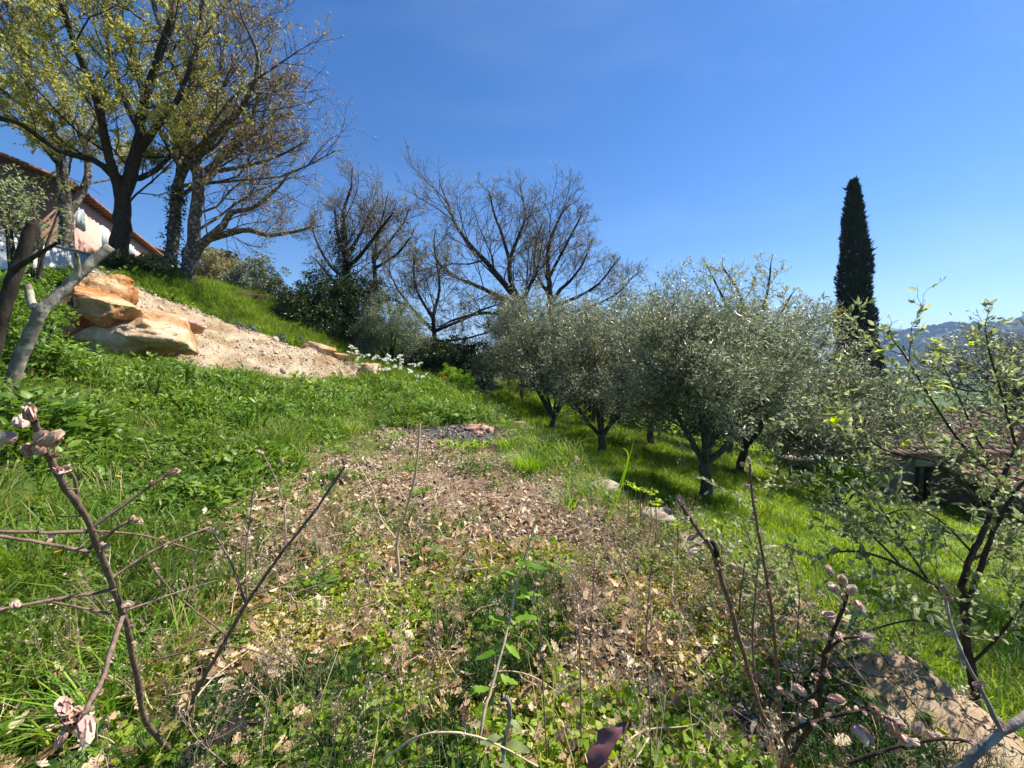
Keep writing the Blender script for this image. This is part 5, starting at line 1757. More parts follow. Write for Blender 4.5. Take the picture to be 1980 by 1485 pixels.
# left shrub
b = Gp(298, 1.42)
stem_plant('bare_shrub', 'bare shrub with pink buds and a thick leaning stem in the lower left corner', b, [
    ([b, (285, 1400, 1.22), (262, 1290, 1.06), (238, 1185, .94), (200, 1085, .82), (165, 1000, .74), (105, 905, .66), (66, 815, .6)], .0088, .0044),
    ([(165, 1030, .76), (250, 968, .8), (322, 918, .84)], .004, .0028),
    ([(172, 1062, .78), (235, 1015, .8), (262, 1002, .82)], .004, .0025),
    ([(160, 1028, .76), (80, 1030, .72), (-30, 1026, .68)], .004, .003),
    ([(175, 1068, .79), (60, 1046, .74), (-20, 1036, .7)], .0038, .003),
    ([(216, 1118, .86), (300, 1062, .92), (405, 1020, 1.0)], .004, .0028),
    ([(165, 1026, .77), (280, 1036, .9), (380, 1066, 1.05)], .0032, .002),
    ([(225, 1140, .88), (100, 1160, .8), (-20, 1182, .74)], .0042, .003),
    ([(215, 1188, .9), (140, 1172, .86), (85, 1160, .82)], .003, .002),
    ([(238, 1190, .9), (214, 1262, .8), (195, 1320, .72), (158, 1384, .64)], .006, .0045),
    ([(152, 972, .72), (142, 920, .70), (118, 905, .69)], .003, .002),
    ([(245, 1180, .95), (330, 1150, 1.05), (420, 1122, 1.15)], .0035, .002),
], 'shrub', M['shrub_stem'], nbud=9, seed=3, budsize=.012, buds=[
    (62, 815, .6, .026, (.3, 0, 1)), (40, 828, .6, .024, (-.5, 0, .7)), (30, 850, .6, .028, (-1, 0, .3)), (48, 858, .61, .024, (-.7, 0, .1)), (75, 860, .61, .027, (.9, 0, .6)),
    (88, 862, .61, .03, (1, 0, .3)), (70, 880, .62, .024, (.6, 0, .7)), (58, 885, .62, .018, (-.6, 0, .6)), (100, 905, .66, .02, (1, 0, .2)), (112, 910, .67, .022, (1, 0, .1)),
    (322, 918, .84, .024, (1, 0, .4)), (262, 1002, .82, .017, (.6, 0, -.5)), (250, 1010, .81, .015, (.3, 0, .9)),
    (150, 1384, .63, .034, (-.6, 0, -.6)), (165, 1384, .63, .038, (.7, -.2, -.3)), (135, 1402, .62, .03, (-.8, 0, -.5)), (128, 1385, .62, .03, (-1, 0, 0)), (122, 1412, .62, .024, (-.4, 0, -1)),
    (215, 1165, .9, .022, (-1, 0, 0)), (235, 1170, .9, .022, (1, 0, 0)), (10, 1178, .74, .022, (-1, 0, 0)), (36, 1175, .75, .018, (-1, 0, .1)), (218, 1275, .8, .018, (.6, 0, .4))])
b = Gp(318, 1.5)
stem_plant('bare_shrub', 'slender dark bare shrub leaning right over the leaf litter beside the thick one', b, [
    ([b, (385, 1325, 1.36), (430, 1250, 1.28), (475, 1170, 1.22), (540, 1075, 1.2), (600, 1000, 1.2), (666, 903, 1.2)], .009, .0035),
    ([(476, 1170, 1.22), (445, 1085, 1.24), (412, 1030, 1.26)], .004, .0025),
    ([(553, 1060, 1.2), (545, 960, 1.28), (510, 880, 1.32)], .0038, .0022),
    ([(478, 1165, 1.22), (476, 1060, 1.25), (492, 940, 1.28)], .003, .002),
    ([(300, 1275, 1.25), (450, 1250, 1.28), (580, 1292, 1.4)], .003, .002),
    ([(490, 1150, 1.24), (600, 1110, 1.3), (720, 1050, 1.4)], .0032, .002),
    ([(460, 1190, 1.25), (560, 1150, 1.3), (700, 1105, 1.4)], .003, .002),
    ([(440, 1230, 1.3), (340, 1150, 1.2), (290, 1090, 1.15)], .003, .002),
], 'shrub', M['shrub_stem'], nbud=12, seed=4, budsize=.014, buds=[(666, 900, 1.2, .022, (.3, 0, 1)), (672, 920, 1.2, .02, (1, 0, .2)), (510, 878, 1.32, .022, (-.3, 0, 1)), (545, 900, 1.3, .02, (.5, 0, .5)), (412, 1028, 1.26, .02, (-.5, 0, 1))])
# right shrub
b = Gp(1530, 1.75)
stem_plant('bare_shrub', 'brown bare shrub with a black pod, left of the flat boulder', b, [
    ([b, (1492, 1420, 1.5), (1450, 1310, 1.34), (1420, 1200, 1.2), (1395, 1120, 1.1), (1375, 1062, 1.03), (1345, 1018, .99), (1318, 978, .96)], .009, .005),
    ([b, (1510, 1420, 1.55), (1505, 1330, 1.42), (1498, 1240, 1.32), (1488, 1150, 1.24), (1470, 1050, 1.18), (1455, 960, 1.14), (1450, 898, 1.12)], .008, .0032),
    ([(1425, 1215, 1.22), (1432, 1150, 1.2), (1440, 1090, 1.2)], .003, .002),
    ([(1455, 1320, 1.36), (1420, 1250, 1.4), (1400, 1180, 1.45)], .0032, .002),
    ([(1500, 1260, 1.34), (1550, 1190, 1.4), (1590, 1150, 1.44)], .003, .002),
    ([(1465, 1350, 1.4), (1455, 1240, 1.42), (1462, 1130, 1.44), (1468, 1080, 1.46)], .004, .0025),
], 'shrub', M['shrub_stem'], nbud=14, seed=5, budsize=.016, buds=[(1318, 978, .96, .024, (-.6, 0, .7)), (1300, 995, .96, .024, (-1, 0, .2)), (1345, 1035, 1.0, .022, (-.7, 0, -.3)), (1350, 1062, 1.02, .026, (-1, 0, 0)),
    (1450, 896, 1.12, .02, (0, 0, 1)), (1440, 900, 1.12, .016, (-1, 0, .4)), (1485, 1105, 1.2, .02, (1, 0, .3)), (1470, 1030, 1.17, .014, (1, 0, 0))])
rootp = [o for o in COL.objects if o.name.startswith('bare_shrub') and o.type == 'EMPTY'][-1]
pm = make_mesh('pod', ICO[2][0] * np.array([.011, .011, .03]) * (1 + .25 * fbm(ICO[2][0] * 2, 2))[:, None], ICO[2][1], smooth=True); pm.materials.append(M['char'])
o = bpy.data.objects.new('seed_pod', pm); COL.objects.link(o); o.parent = rootp; o.location = tuple(P(1381, 1060, 1.035) - np.array(rootp.location)); o.rotation_euler = (0, -.35, 0)
o['label'] = 'black pod on the brown stem'
b = Gp(1560, 1.5)
stem_plant('flowering_shrub', 'shrub with fuzzy pink and cream flower buds hanging over the flat boulder', b, [
    ([b, (1575, 1390, 1.2), (1590, 1300, 1.1), (1604, 1240, 1.06), (1625, 1190, 1.03), (1642, 1140, 1.0)], .008, .004),
    ([(1598, 1260, 1.07), (1630, 1235, 1.02), (1668, 1232, 1.0)], .0042, .003),
    ([b, (1520, 1422, 1.05), (1600, 1388, 1.0), (1680, 1375, .97), (1740, 1400, .95)], .006, .003),
    ([(1640, 1475, .98), (1750, 1440, .95), (1840, 1428, .93), (1900, 1445, .92)], .005, .003),
    ([(1590, 1330, 1.12), (1540, 1360, 1.15), (1500, 1330, 1.2)], .0035, .0025),
], 'shrub', M['dark_stem'], nbud=18, seed=6, budsize=.02, fluffy=.75, along=(.35, 1.0), buds=[
    (1612, 1112, 1.0, .026, (-.6, 0, .6)), (1630, 1130, 1.0, .03, (-.3, 0, .8)), (1622, 1140, 1.01, .032, (-.8, 0, .2)), (1652, 1160, 1.01, .03, (.6, 0, -.2)), (1640, 1150, 1.0, .03, (.2, 0, .9)),
    (1618, 1190, 1.03, .028, (-.6, 0, .6)), (1660, 1232, 1.0, .03, (1, 0, .1)), (1560, 1345, 1.05, .032, (-.7, 0, .3)), (1600, 1350, 1.0, .034, (.5, 0, .5)), (1690, 1370, .96, .036, (.4, 0, -.7)),
    (1720, 1395, .95, .036, (.2, 0, -.9)), (1740, 1420, .94, .034, (.6, 0, -.4)), (1650, 1400, .97, .036, (0, 0, -1)), (1770, 1420, .94, .03, (.4, 0, .6)), (1690, 1440, .95, .034, (-.4, 0, .2)), (1575, 1360, 1.02, .03, (-.2, 0, .9))])
b = G(1.35, .95)
stem_plant('dead_branch', 'thick grey dead branch with an upright side twig at the bottom right corner', b, [
    ([(1800, 1560, .84), (1858, 1488, .83), (1905, 1440, .83), (1990, 1378, .84), (2080, 1310, .9)], .0085, .008),
    ([(1935, 1412, .83), (1900, 1340, .85), (1865, 1275, .87), (1840, 1210, .89), (1828, 1160, .9)], .0055, .003),
], 'branch', M['dead_bark'], nbud=6, seed=7, budsize=.018, buds=[(1826, 1150, .9, .02, (0, 0, 1)), (1880, 1325, .85, .02, (1, 0, .3)), (1838, 1225, .89, .016, (-1, 0, .2))])
# dry stalks
b = Gp(765, 2.72)
stem_plant('dry_stalk', 'tall forked pale dry stalk standing in the leaf litter', b, [
    ([b, (768, 1045, 2.7), (785, 990, 2.66), (800, 930, 2.62), (808, 880, 2.6), (812, 818, 2.6)], .013, .006),
    ([(768, 1045, 2.7), (735, 1000, 2.72), (722, 950, 2.75), (690, 895, 2.8)], .005, .003),
    ([(790, 975, 2.66), (765, 930, 2.62), (755, 880, 2.6)], .004, .002),
], 'stalk', M['dry_stem'], nbud=0, seed=8)
STK = 'thin budded stalks near the viewer'
for k, (pts, lab_) in enumerate([
        ([(1125, 1400, 1.45), (1122, 1290, 1.5), (1118, 1200, 1.55), (1112, 1125, 1.6)], 'thin upright stalk with pink buds right of the leafy weed'),
        ([(1060, 1440, 1.4), (1050, 1330, 1.45), (1042, 1220, 1.5), (1030, 1115, 1.6)], 'thin reddish stalk close beside the leafy weed'),
        ([(1262, 1480, 1.3), (1255, 1350, 1.38), (1250, 1230, 1.46), (1258, 1110, 1.55)], 'thin grey stalk between the leafy weed and the bare shrub'),
        ([(795, 1335, 1.5), (760, 1240, 1.55), (725, 1160, 1.6), (700, 1085, 1.65)], 'thin dark stalk leaning left in front of the forked dry one'),
        ([(1140, 1235, 1.95), (1146, 1160, 1.98), (1150, 1080, 2.0)], 'short reddish stalk on the leaf litter'),
        ([(1540, 1190, 1.9), (1545, 1140, 1.95), (1520, 1050, 2.0)], 'short dry stalk behind the bare shrub with the pod'),
]):
    g = P(*pts[0]); g = G(g[0], g[1])
    stem_plant('budded_stalk', lab_, g, [([g] + pts[1:] if k < 40 else pts, .0035, .002)], 'stalk', M['shrub_stem'], nbud=16, seed=40 + k, group=STK, budsize=.018, fluffy=.4, along=(.3, 1))
b = Gp(760, 1.25)
stem_plant('arching_twig', 'pale twig arching over the ground at the bottom edge', b, [([(740, 1470, 1.18), (800, 1428, 1.15), (860, 1416, 1.13), (940, 1430, 1.12), (1040, 1482, 1.12)], .004, .0025)], 'twig', M['dry_stem'], seed=9)


# leafy weed in the middle
def lobed(seed, w=.42, droop=.3, teeth=.12):
    rs = np.random.RandomState(seed)
    n = 9
    V, F = [], []
    for k in range(n + 1):
        t = k / n
        hw = w * .5 * (math.sin(math.pi * min(1, t * .9 + .06)) ** .8) * (1 + (teeth if k % 2 else -teeth))
        zz = -droop * t * t + .05 * math.sin(t * 7 + seed)
        V += [[-hw, t, zz + .25 * hw + rs.normal(0, .012)], [0, t, zz], [hw, t, zz + .25 * hw + rs.normal(0, .012)]]
    for k in range(n):
        i_ = k * 3
        F += [[i_, i_ + 1, i_ + 4, i_ + 3], [i_ + 1, i_ + 2, i_ + 5, i_ + 4]]
    V = np.array(V)
    return make_mesh('leaf', V, np.array(F), rnd=np.clip(rs.rand() + .15 * np.abs(V[:, 0]), 0, 1), smooth=True)


LOBED = [lobed(k) for k in range(4)]
for m_ in LOBED: m_.materials.append(M['lime_leaf'])
LOBG = [lobed(10 + k, .5, .2) for k in range(3)]
for m_ in LOBG: m_.materials.append(M['shrub_leaf'])
b = Gp(918, 1.4)
r_ = stem_plant('leafy_weed', 'tall pale-stemmed weed with wavy green leaves in the middle near the viewer', b, [
    ([b, (932, 1400, 1.44), (950, 1330, 1.5), (970, 1260, 1.56), (985, 1200, 1.62), (1000, 1130, 1.68), (1020, 1060, 1.72), (1036, 1012, 1.75)], .007, .0035)], 'weed', M['dry_stem'], seed=10)
R = random.Random(77)
for px, py, dd, L, ax in [(1030, 1020, 1.74, .05, (.3, -.2, 1)), (1022, 1045, 1.73, .06, (-1, -.3, .6)), (1028, 1040, 1.73, .06, (1, -.3, .3)), (1014, 1080, 1.71, .09, (-1, -.2, .5)), (1012, 1085, 1.71, .08, (-.2, -.8, .4)),
                          (1010, 1095, 1.7, .11, (1, -.2, .25)), (1004, 1115, 1.69, .10, (-1, .1, .3)), (1000, 1130, 1.68, .08, (.7, -.6, -.3)), (994, 1160, 1.66, .12, (1, .2, .3)), (986, 1195, 1.63, .13, (1, -.1, .2)),
                          (984, 1200, 1.63, .12, (-1, -.1, .45)), (975, 1240, 1.6, .10, (.6, -.7, 0)), (968, 1260, 1.58, .11, (-1, -.3, .1)), (955, 1310, 1.53, .10, (1, -.2, .1)), (948, 1330, 1.5, .10, (-.9, -.3, .2))]:
    o = place_part('leaf', R.choice(LOBED), r_, b, P(px, py, dd), ax, L, R.uniform(.7, 1.0))
b = Gp(968, 1.22)
r_ = stem_plant('woolly_shoot', 'drooping grey woolly shoot at the bottom edge of the picture', b, [([b, (975, 1440, 1.18), (985, 1395, 1.15), (983, 1355, 1.13), (970, 1345, 1.12)], .006, .008)], 'weed', M['dead_bark'], seed=12)
for px, py, dd, L, ax in [(965, 1350, 1.12, .05, (-1, 0, -.6)), (980, 1345, 1.12, .04, (.3, 0, .6)), (985, 1390, 1.15, .06, (.8, -.2, -.6)), (975, 1430, 1.17, .08, (-.9, -.3, .3)), (978, 1440, 1.17, .08, (.9, -.3, .2)), (970, 1465, 1.2, .09, (.2, -.9, .3))]:
    place_part('leaf', R.choice(LOBG), r_, b, P(px, py, dd), ax, L, .8)
# dark purple dead leaf
nu_, nv_ = 15, 8
V = []
for i_ in range(nu_ + 1):
    t = i_ / nu_
    hw = .30 * (math.sin(math.pi * min(1, .08 + t * .92)) ** .75) * (1 + .10 * math.sin(t * 23))
    for j_ in range(nv_ + 1):
        u = j_ / nv_ * 2 - 1
        V.append([u * hw * (1 - .25 * abs(u)), t, .55 * abs(u) ** 1.3 * hw * 1.5 - .35 * (t - .4) ** 2 + .05 * math.sin(t * 16 + abs(u) * 4) * abs(u) + .02 * math.sin(u * 9 + t * 5)])
F = [[i_ * (nv_ + 1) + j_, i_ * (nv_ + 1) + j_ + 1, (i_ + 1) * (nv_ + 1) + j_ + 1, (i_ + 1) * (nv_ + 1) + j_] for i_ in range(nu_) for j_ in range(nv_)]
V = np.array(V)
me = make_mesh('dead_leaf', V, np.array(F), rnd=np.clip(.5 + .5 * fbm(V * 9, 3), 0, 1), smooth=True); me.materials.append(M['purple_leaf'])
o = obj('dead_leaf', me, None, loc=tuple(P(1140, 1512, 1.16)))
o.rotation_mode = 'QUATERNION'
o.rotation_quaternion = Vector((.62, .25, .75)).to_track_quat('Y', 'Z')
o.scale = (.15, .21, .15)
tag(o, 'big dark purple dead leaf standing up at the bottom edge', 'dead leaf')
# charred log
g = Gp(385, 1.42)
polys = [limb([g + np.array([-.1, -.12, .03]), g + np.array([0, 0, .06]), g + np.array([.13, .12, .04])], .055, .045, R, 4, .15)]
V, F, rn = tubes([(polys[0][0], polys[0][1], 10)], g)
V += (.01 * fbm(V * 30, 2))[:, None]
n_ = len(V)
tag(obj('charred_log', make_mesh('charred_log', V, F + [np.arange(n_ - 10, n_)[None], np.arange(9, -1, -1)[None]], rnd=rn), M['char'], loc=tuple(g)), 'short black charred log under the left bare shrubs', 'log')

# single fallen oak leaves near the viewer
FL = 'fallen oak leaves near the viewer'
pp = region(520, -1.8, 1.9, 1.15, 3.4, lambda x, y: (1 - low_mask(x, y)) * in_view(x, y, -.05) * .62)
for q in pp[:220]:
    o = obj('fallen_leaf', OAKDEAD[PR.randrange(6)], None, loc=(q[0], q[1], q[2] + PR.uniform(.05, .10)))
    o.rotation_euler = (PR.gauss(0, .6), PR.gauss(0, .6), PR.random() * 6.28)
    s = PR.uniform(.06, .095)
    o.scale = (s, s, s)
    tag(o, 'dry tan lobed oak leaf fallen among the low plants near the viewer', 'leaf', FL)


# ------------------------------------------------------------------ right-hand shrub
SH = dict(levels=3, seg=[5, 4, 3], wig=[.14, .2, .22], up=[.02, .02, .0], kids=[9, 6, 0], t0=[.15, .15, 0], ang=[.8, .8, .7], lift=[.15, .1, 0], lr=[.42, .5, .5], rmin=.0016, rk=.007)
b = P(1893, 1420, 2.0)
R = random.Random(88)
stems = [
    ([b, P(1874, 1290, 2.0), P(1864, 1165, 2.0)], .022, .019, 0),
    ([P(1864, 1172, 2.0), P(1862, 1120, 2.02), P(1885, 1060, 2.06), P(1912, 1005, 2.1), P(1932, 940, 2.15), P(1965, 865, 2.2), P(2010, 790, 2.3)], .017, .008, 1),
    ([P(1868, 1165, 2.0), P(1893, 1110, 1.97), P(1914, 1045, 1.95), P(1945, 980, 1.9), P(1990, 920, 1.9)], .015, .007, 1),
    ([P(1864, 1168, 2.0), P(1800, 1130, 1.95), P(1740, 1092, 1.92), P(1660, 1066, 1.9), P(1580, 1075, 1.9)], .011, .004, 1),
    ([P(1935, 930, 2.15), P(1862, 862, 2.1), P(1805, 780, 2.05), P(1758, 700, 2.0), P(1728, 660, 1.98)], .008, .003, .9),
    ([P(1915, 1000, 2.1), P(1830, 905, 2.05), P(1710, 870, 2.0), P(1640, 815, 2.0), P(1600, 790, 2.0)], .006, .003, .9),
    ([P(1880, 1070, 2.06), P(1810, 1000, 2.1), P(1745, 985, 2.1), P(1680, 1010, 2.1)], .006, .003, .9),
    ([P(1965, 865, 2.2), P(1942, 780, 2.2), P(1918, 700, 2.2), P(1905, 640, 2.2)], .007, .003, 1),
    ([P(1740, 1092, 1.92), P(1665, 1015, 1.95), P(1600, 965, 2.0), P(1530, 935, 2.05)], .006, .003, 1.1),
    ([P(1800, 1130, 1.95), P(1740, 1040, 2.0), P(1690, 960, 2.1), P(1660, 890, 2.2)], .006, .003, 1),
    ([P(1935, 930, 2.15), P(1890, 850, 2.25), P(1850, 760, 2.3), P(1820, 700, 2.35)], .006, .003, 1),
    ([P(1870, 1240, 2.0), P(1790, 1200, 1.95), P(1710, 1210, 1.9), P(1640, 1240, 1.9)], .006, .003, 1),
    ([P(1874, 1290, 2.0), P(1940, 1220, 1.9), P(1990, 1150, 1.85), P(2040, 1090, 1.8)], .008, .004, 1),
    ([P(1885, 1080, 2.05), P(1960, 1040, 2.1), P(2030, 1010, 2.2)], .008, .004, 1),
]
out = []
for pts, r0, r1, kid in stems:
    q, rad = limb(pts, r0, r1, R, 4, .25)
    out.append((q, rad, 0, plen(q)))
    if kid:
        kids(out, q, rad, plen(q), 0, SH, R)
        a_, b_ = q[-2], q[-1]
        grow(out, b_, vnorm((b_[0] - a_[0], b_[1] - a_[1], b_[2] - a_[2])), .15, r1, 1, SH, R)
root = empty('shrub', tuple(b), 'spreading small-leaved shrub with a dark forked stem filling the right edge', 'shrub')
for k, (q, rad, l_, L) in enumerate([s for s in out if s[2] == 0]):
    V, F, rn = tubes([(q, rad, 8)], b)
    obj('stem' if k == 0 else 'branch', make_mesh('branch', V, F, rnd=rn, smooth=True), M['dark_stem'], root)
V, F, rn = tubes([(q, rad, 4) for q, rad, l_, L in out if l_ > 0], b)
obj('twigs', make_mesh('twigs', V, F, rnd=rn), M['shrub_stem'], root)
V, F, rn = twig_leaves(out, b, lev=1, n=5000, size=.034, tmpl=T_leaf(.42, .06, .2), spread=.9, jitter=.004)
tag(obj('leaves', make_mesh('leaves', V, F, rnd=rn), M['shrub_leaf'], root), kind='stuff')
FRESH = [lobed(60 + k, .5, .15, .2) for k in range(3)]
for m_ in FRESH: m_.materials.append(M['fresh_leaf'])
for px, py, dd in [(1815, 668, 2.0), (1795, 695, 2.0), (1770, 710, 2.0), (1800, 742, 2.0), (1790, 740, 2.0), (1600, 790, 2.0), (1612, 820, 2.0), (1605, 825, 2.0), (1625, 800, 2.0), (1740, 870, 2.0), (1815, 785, 2.05), (1820, 790, 2.05),
                   (1730, 655, 1.98), (1725, 680, 1.98), (1880, 660, 2.2), (1890, 840, 2.1), (1700, 965, 2.1), (1728, 875, 2.0), (1640, 835, 2.0)]:
    for _ in range(2):
        place_part('young_leaf', R.choice(FRESH), root, b, P(px + R.uniform(-12, 12), py + R.uniform(-10, 10), dd), (R.gauss(0, 1), R.gauss(0, 1), R.gauss(.1, .3)), R.uniform(.05, .085), R.uniform(.6, .9))

# low bramble between the flat boulder and the meadow
b = np.array([1.95, 2.35, gz1(1.95, 2.35)])
R = random.Random(99)
out = []
for k in range(11):
    az = R.uniform(1.2, 4.4); tl = R.uniform(.5, 1.25)
    grow(out, tuple(b + np.array([R.gauss(0, .1), R.gauss(0, .1), 0])), (math.cos(az) * math.sin(tl), math.sin(az) * math.sin(tl) * .8, math.cos(tl)), R.uniform(.6, 1.1), .006, 0, dict(SH, kids=[8, 4, 0], up=[-.04, .0, 0]), R)
root = empty('bramble', tuple(b), 'low sprawling grey-leaved bramble between the flat boulder and the meadow', 'bramble')
tree_meshes(root, b, out, (M['shrub_stem'], M['shrub_stem']), limits=(1,), sides=(6, 4, 3, 3, 3))
V, F, rn = twig_leaves(out, b, lev=1, n=2400, size=.038, tmpl=T_leaf(.45, .08, .2), spread=.9, jitter=.004)
tag(obj('leaves', make_mesh('leaves', V, F, rnd=rn), M['shrub_leaf'], root), kind='stuff')

# ------------------------------------------------------------------ flowers and single plants
def petals(n, size, seed, tmpl, cone=.3):
    rs = np.random.RandomState(seed)
    az = np.arange(n) * 6.283 / n
    ax = np.stack([np.cos(az), np.sin(az), np.full(n, cone)], -1)
    return scatter_mesh(tmpl, np.zeros((n, 3)), ax, np.tile([[0, 0, 1.]], (n, 1)), np.full(n, size))


def umbel(seed):
    rs = np.random.RandomState(seed)
    n = 26
    u = rand_dirs(n, rs); u[:, 2] = np.abs(u[:, 2]) * .5
    parts = [petals(5, .022, 1, T_diamond(.9))]
    return merge([scatter_mesh(T_diamond(.95, .1), u * .055 * rs.uniform(.3, 1, (n, 1)), norm(u + .5 * rand_dirs(n, rs)), rand_dirs(n, rs), np.full(n, .028))])


UMB = [mk('flower_head', umbel(k)) for k in range(3)]
for m_ in UMB: m_.materials.append(M['white_petal'])
WF = 'white-flowered plants past the gravel bank'
spots = [(680, 672, 13.4), (700, 690, 13.2), (708, 705, 12.8), (725, 690, 13.2), (738, 698, 13.0), (745, 715, 12.6), (762, 690, 13.2), (768, 708, 12.8), (782, 700, 13.0), (795, 712, 12.7), (808, 700, 13.0), (815, 722, 12.5), (690, 675, 13.6), (752, 690, 13.4), (775, 690, 13.4)]
for k, (px, py, dd) in enumerate(spots):
    h = P(px, py, dd)
    base = G(h[0], h[1])
    root = empty('flowering_plant', tuple(base), 'white-flowered umbel plant in the clump past the gravel bank', 'flower', WF)
    R = random.Random(300 + k)
    polys = []
    H = max(.45, h[2] - base[2])
    for q in range(4):
        t_ = np.array([R.gauss(0, .11), R.gauss(0, .1), H * R.uniform(.8, 1.08)])
        polys.append(([np.array([0, 0, -.03]), t_ * .5 + np.array([R.gauss(0, .02), 0, 0]), t_], [.007, .006, .004], 4))
        hd = bpy.data.objects.new('flower_head', UMB[R.randrange(3)]); COL.objects.link(hd); hd.parent = root
        hd.location = tuple(t_); hd.scale = [R.uniform(.9, 1.5)] * 3; hd.rotation_euler = (R.gauss(0, .3), R.gauss(0, .3), R.random() * 6)
    V, F, rn = tubes(polys)
    obj('stem', make_mesh('stem', V, F, rnd=rn), M['lime_leaf'], root)
    V, F, rn = clump(18, .13, .1, H * .5, 310 + k, T_leaf(.4), .5, False)
    obj('leaves', make_mesh('leaves', V, F, rnd=rn), M['weed'], root)


def iris(seed):
    rs = np.random.RandomState(seed)
    V, F, R_ = petals(6, .07, seed, T_leaf(.7, .1, .5), .5)
    return V, F, R_


IR = [mk('flower', iris(k)) for k in range(2)]
for m_ in IR: m_.materials.append(M['violet_petal'])
for k, (px, py, dd) in enumerate([(452, 622, 13.3), (462, 626, 13.3), (472, 628, 13.3), (481, 632, 13.4), (490, 634, 13.4), (545, 648, 13.8), (553, 652, 13.8), (588, 655, 14.2), (598, 658, 14.2), (438, 618, 13.2)]):
    h = P(px, py, dd); base = h - np.array([0, 0, .42])
    root = empty('iris', tuple(base), 'violet iris on the gravel crest, %s counted from the oaks downhill' % ['second', 'third', 'fourth', 'fifth', 'sixth', 'seventh', 'eighth', 'ninth', 'lowest', 'first'][k], 'flower', 'irises on the gravel crest')
    for q in range(4):
        hd = bpy.data.objects.new('flower', IR[q % 2]); COL.objects.link(hd); hd.parent = root
        hd.location = (PR.gauss(0, .05), PR.gauss(0, .05), .42 - .07 * q); hd.rotation_euler = (PR.gauss(0, .4), PR.gauss(0, .4), PR.random() * 6)
    V, F, rn = blades(9, .4, .05, .025, .25, 400 + k, .2)
    obj('leaves', make_mesh('leaves', V, F, rnd=rn), M['lime_leaf'], root)


def small_flower(name, label, px, py, dd, mat, s, seed, np_=6):
    h = P(px, py, dd)
    base = G(h[0], h[1])
    if h[2] - base[2] < .05: h = base + np.array([0, 0, .18])
    root = empty(name, tuple(base), label, 'flower')
    V, F, rn = petals(np_, s, seed, T_leaf(.8, .1, .1), .45)
    f_ = obj('flower', make_mesh('flower', V, F, rnd=rn), mat, root, loc=tuple(h - base))
    f_.rotation_euler = (PR.uniform(-.5, .1), PR.uniform(-.4, .4), 0)
    V, F, rn = tubes([([(0, 0, -.02), tuple((h - base) * .5 + np.array([.01, 0, 0])), tuple(h - base)], [.004, .003, .002], 4)])
    obj('stem', make_mesh('stem', V, F, rnd=rn), M['lime_leaf'], root)


small_flower('poppy', 'single red poppy in the meadow at the right edge', 1958, 1100, 3.0, M['red_petal'], .042, 1, 5)
small_flower('marigold', 'yellow flower among the bank weeds, the one farthest from the viewer', 228, 922, 3.3, M['yellow_petal'], .024, 2, 9)
small_flower('marigold', 'yellow flower in the weeds under the horizontal bare twigs', 112, 1068, 2.2, M['yellow_petal'], .02, 3, 9)
small_flower('marigold', 'yellow flower at the left picture edge near the yellow bud', 66, 1078, 2.1, M['yellow_petal'], .014, 4, 9)
small_flower('poppy', 'orange flower beside the bright yellow-green bush', 862, 731, 14.6, M['orange_petal'], .09, 5, 5)
small_flower('vetch', 'single purple flower over the leaf litter beside the bare shrub', 545, 905, 4.2, M['violet_petal'], .028, 6, 5)
small_flower('borage', 'small blue flower high in the bank grass', 246, 758, 6.2, M['violet_petal'], .03, 7, 5)
small_flower('borage', 'small blue flower in the grass just below the other blue one', 258, 792, 5.6, M['violet_petal'], .024, 8, 5)


def plant(name, label, px, dd, vfr, mat, cat='plant', group=None, s=1.0):
    base = Gp(px, dd)
    o = obj(name, make_mesh(name, vfr[0] * s, vfr[1], rnd=vfr[2]), mat, loc=tuple(base))
    return tag(o, label, cat, group)


WP = 'green clumps on the bare patch'
plant('weed_clump', 'broad bright green weed clump beside the bonfire ash', 885, 7.0, clump(90, .13, .34, .16, 500, T_leaf(.35), .6), M['lime_leaf'], 'weed', WP)
plant('weed_clump', 'smaller green weed clump right of the broad one', 925, 7.1, clump(40, .12, .16, .13, 501, T_leaf(.35), .6), M['lime_leaf'], 'weed', WP)
plant('weed_clump', 'low green clump on the leaf litter in front of the ash', 905, 5.4, clump(60, .10, .18, .12, 502, T_leaf(.3), .6), M['weed'], 'weed', WP)
plant('weed_clump', 'dark green rosette on the left part of the leaf litter', 640, 4.6, clump(34, .14, .10, .05, 503, T_leaf(.4), .35, False), M['weed'], 'weed', WP)
plant('weed_clump', 'small bright rosette left of the bonfire ash', 765, 7.2, clump(30, .13, .12, .06, 504, T_leaf(.3), .5, False), M['lime_leaf'], 'weed', WP)
plant('weed_clump', 'dark little rosette in the middle of the leaf litter', 790, 5.3, clump(24, .12, .08, .05, 505, T_leaf(.35), .4, False), M['weed'], 'weed', WP)
plant('weed_clump', 'narrow-leaved rosette behind the forked dry stalk', 812, 4.4, clump(30, .12, .06, .05, 506, T_leaf(.18), .6, False), M['lime_leaf'], 'weed', WP)
plant('weed_clump', 'dark strap-leaved rosette right of the dry stalk foot', 815, 2.95, clump(26, .17, .07, .04, 507, T_leaf(.18), .5, False), M['weed'], 'weed', WP)
plant('grass_clump', 'tall fine grass clump in the middle of the bare patch near the terrace edge', 1025, 5.6, blades(360, .42, .24, .008, .5, 510), M['lime_leaf'], 'grass', WP)
plant('grass_clump', 'strap-leaved clump with spreading blades at the edge of the leaf litter', 1105, 4.2, blades(46, .42, .07, .016, .7, 511), M['lime_leaf'], 'grass', WP)
plant('grass_clump', 'bright green grass clump at the terrace edge beyond the strap-leaved one', 1150, 4.9, blades(120, .3, .16, .008, .5, 512), M['lime_leaf'], 'grass', WP)
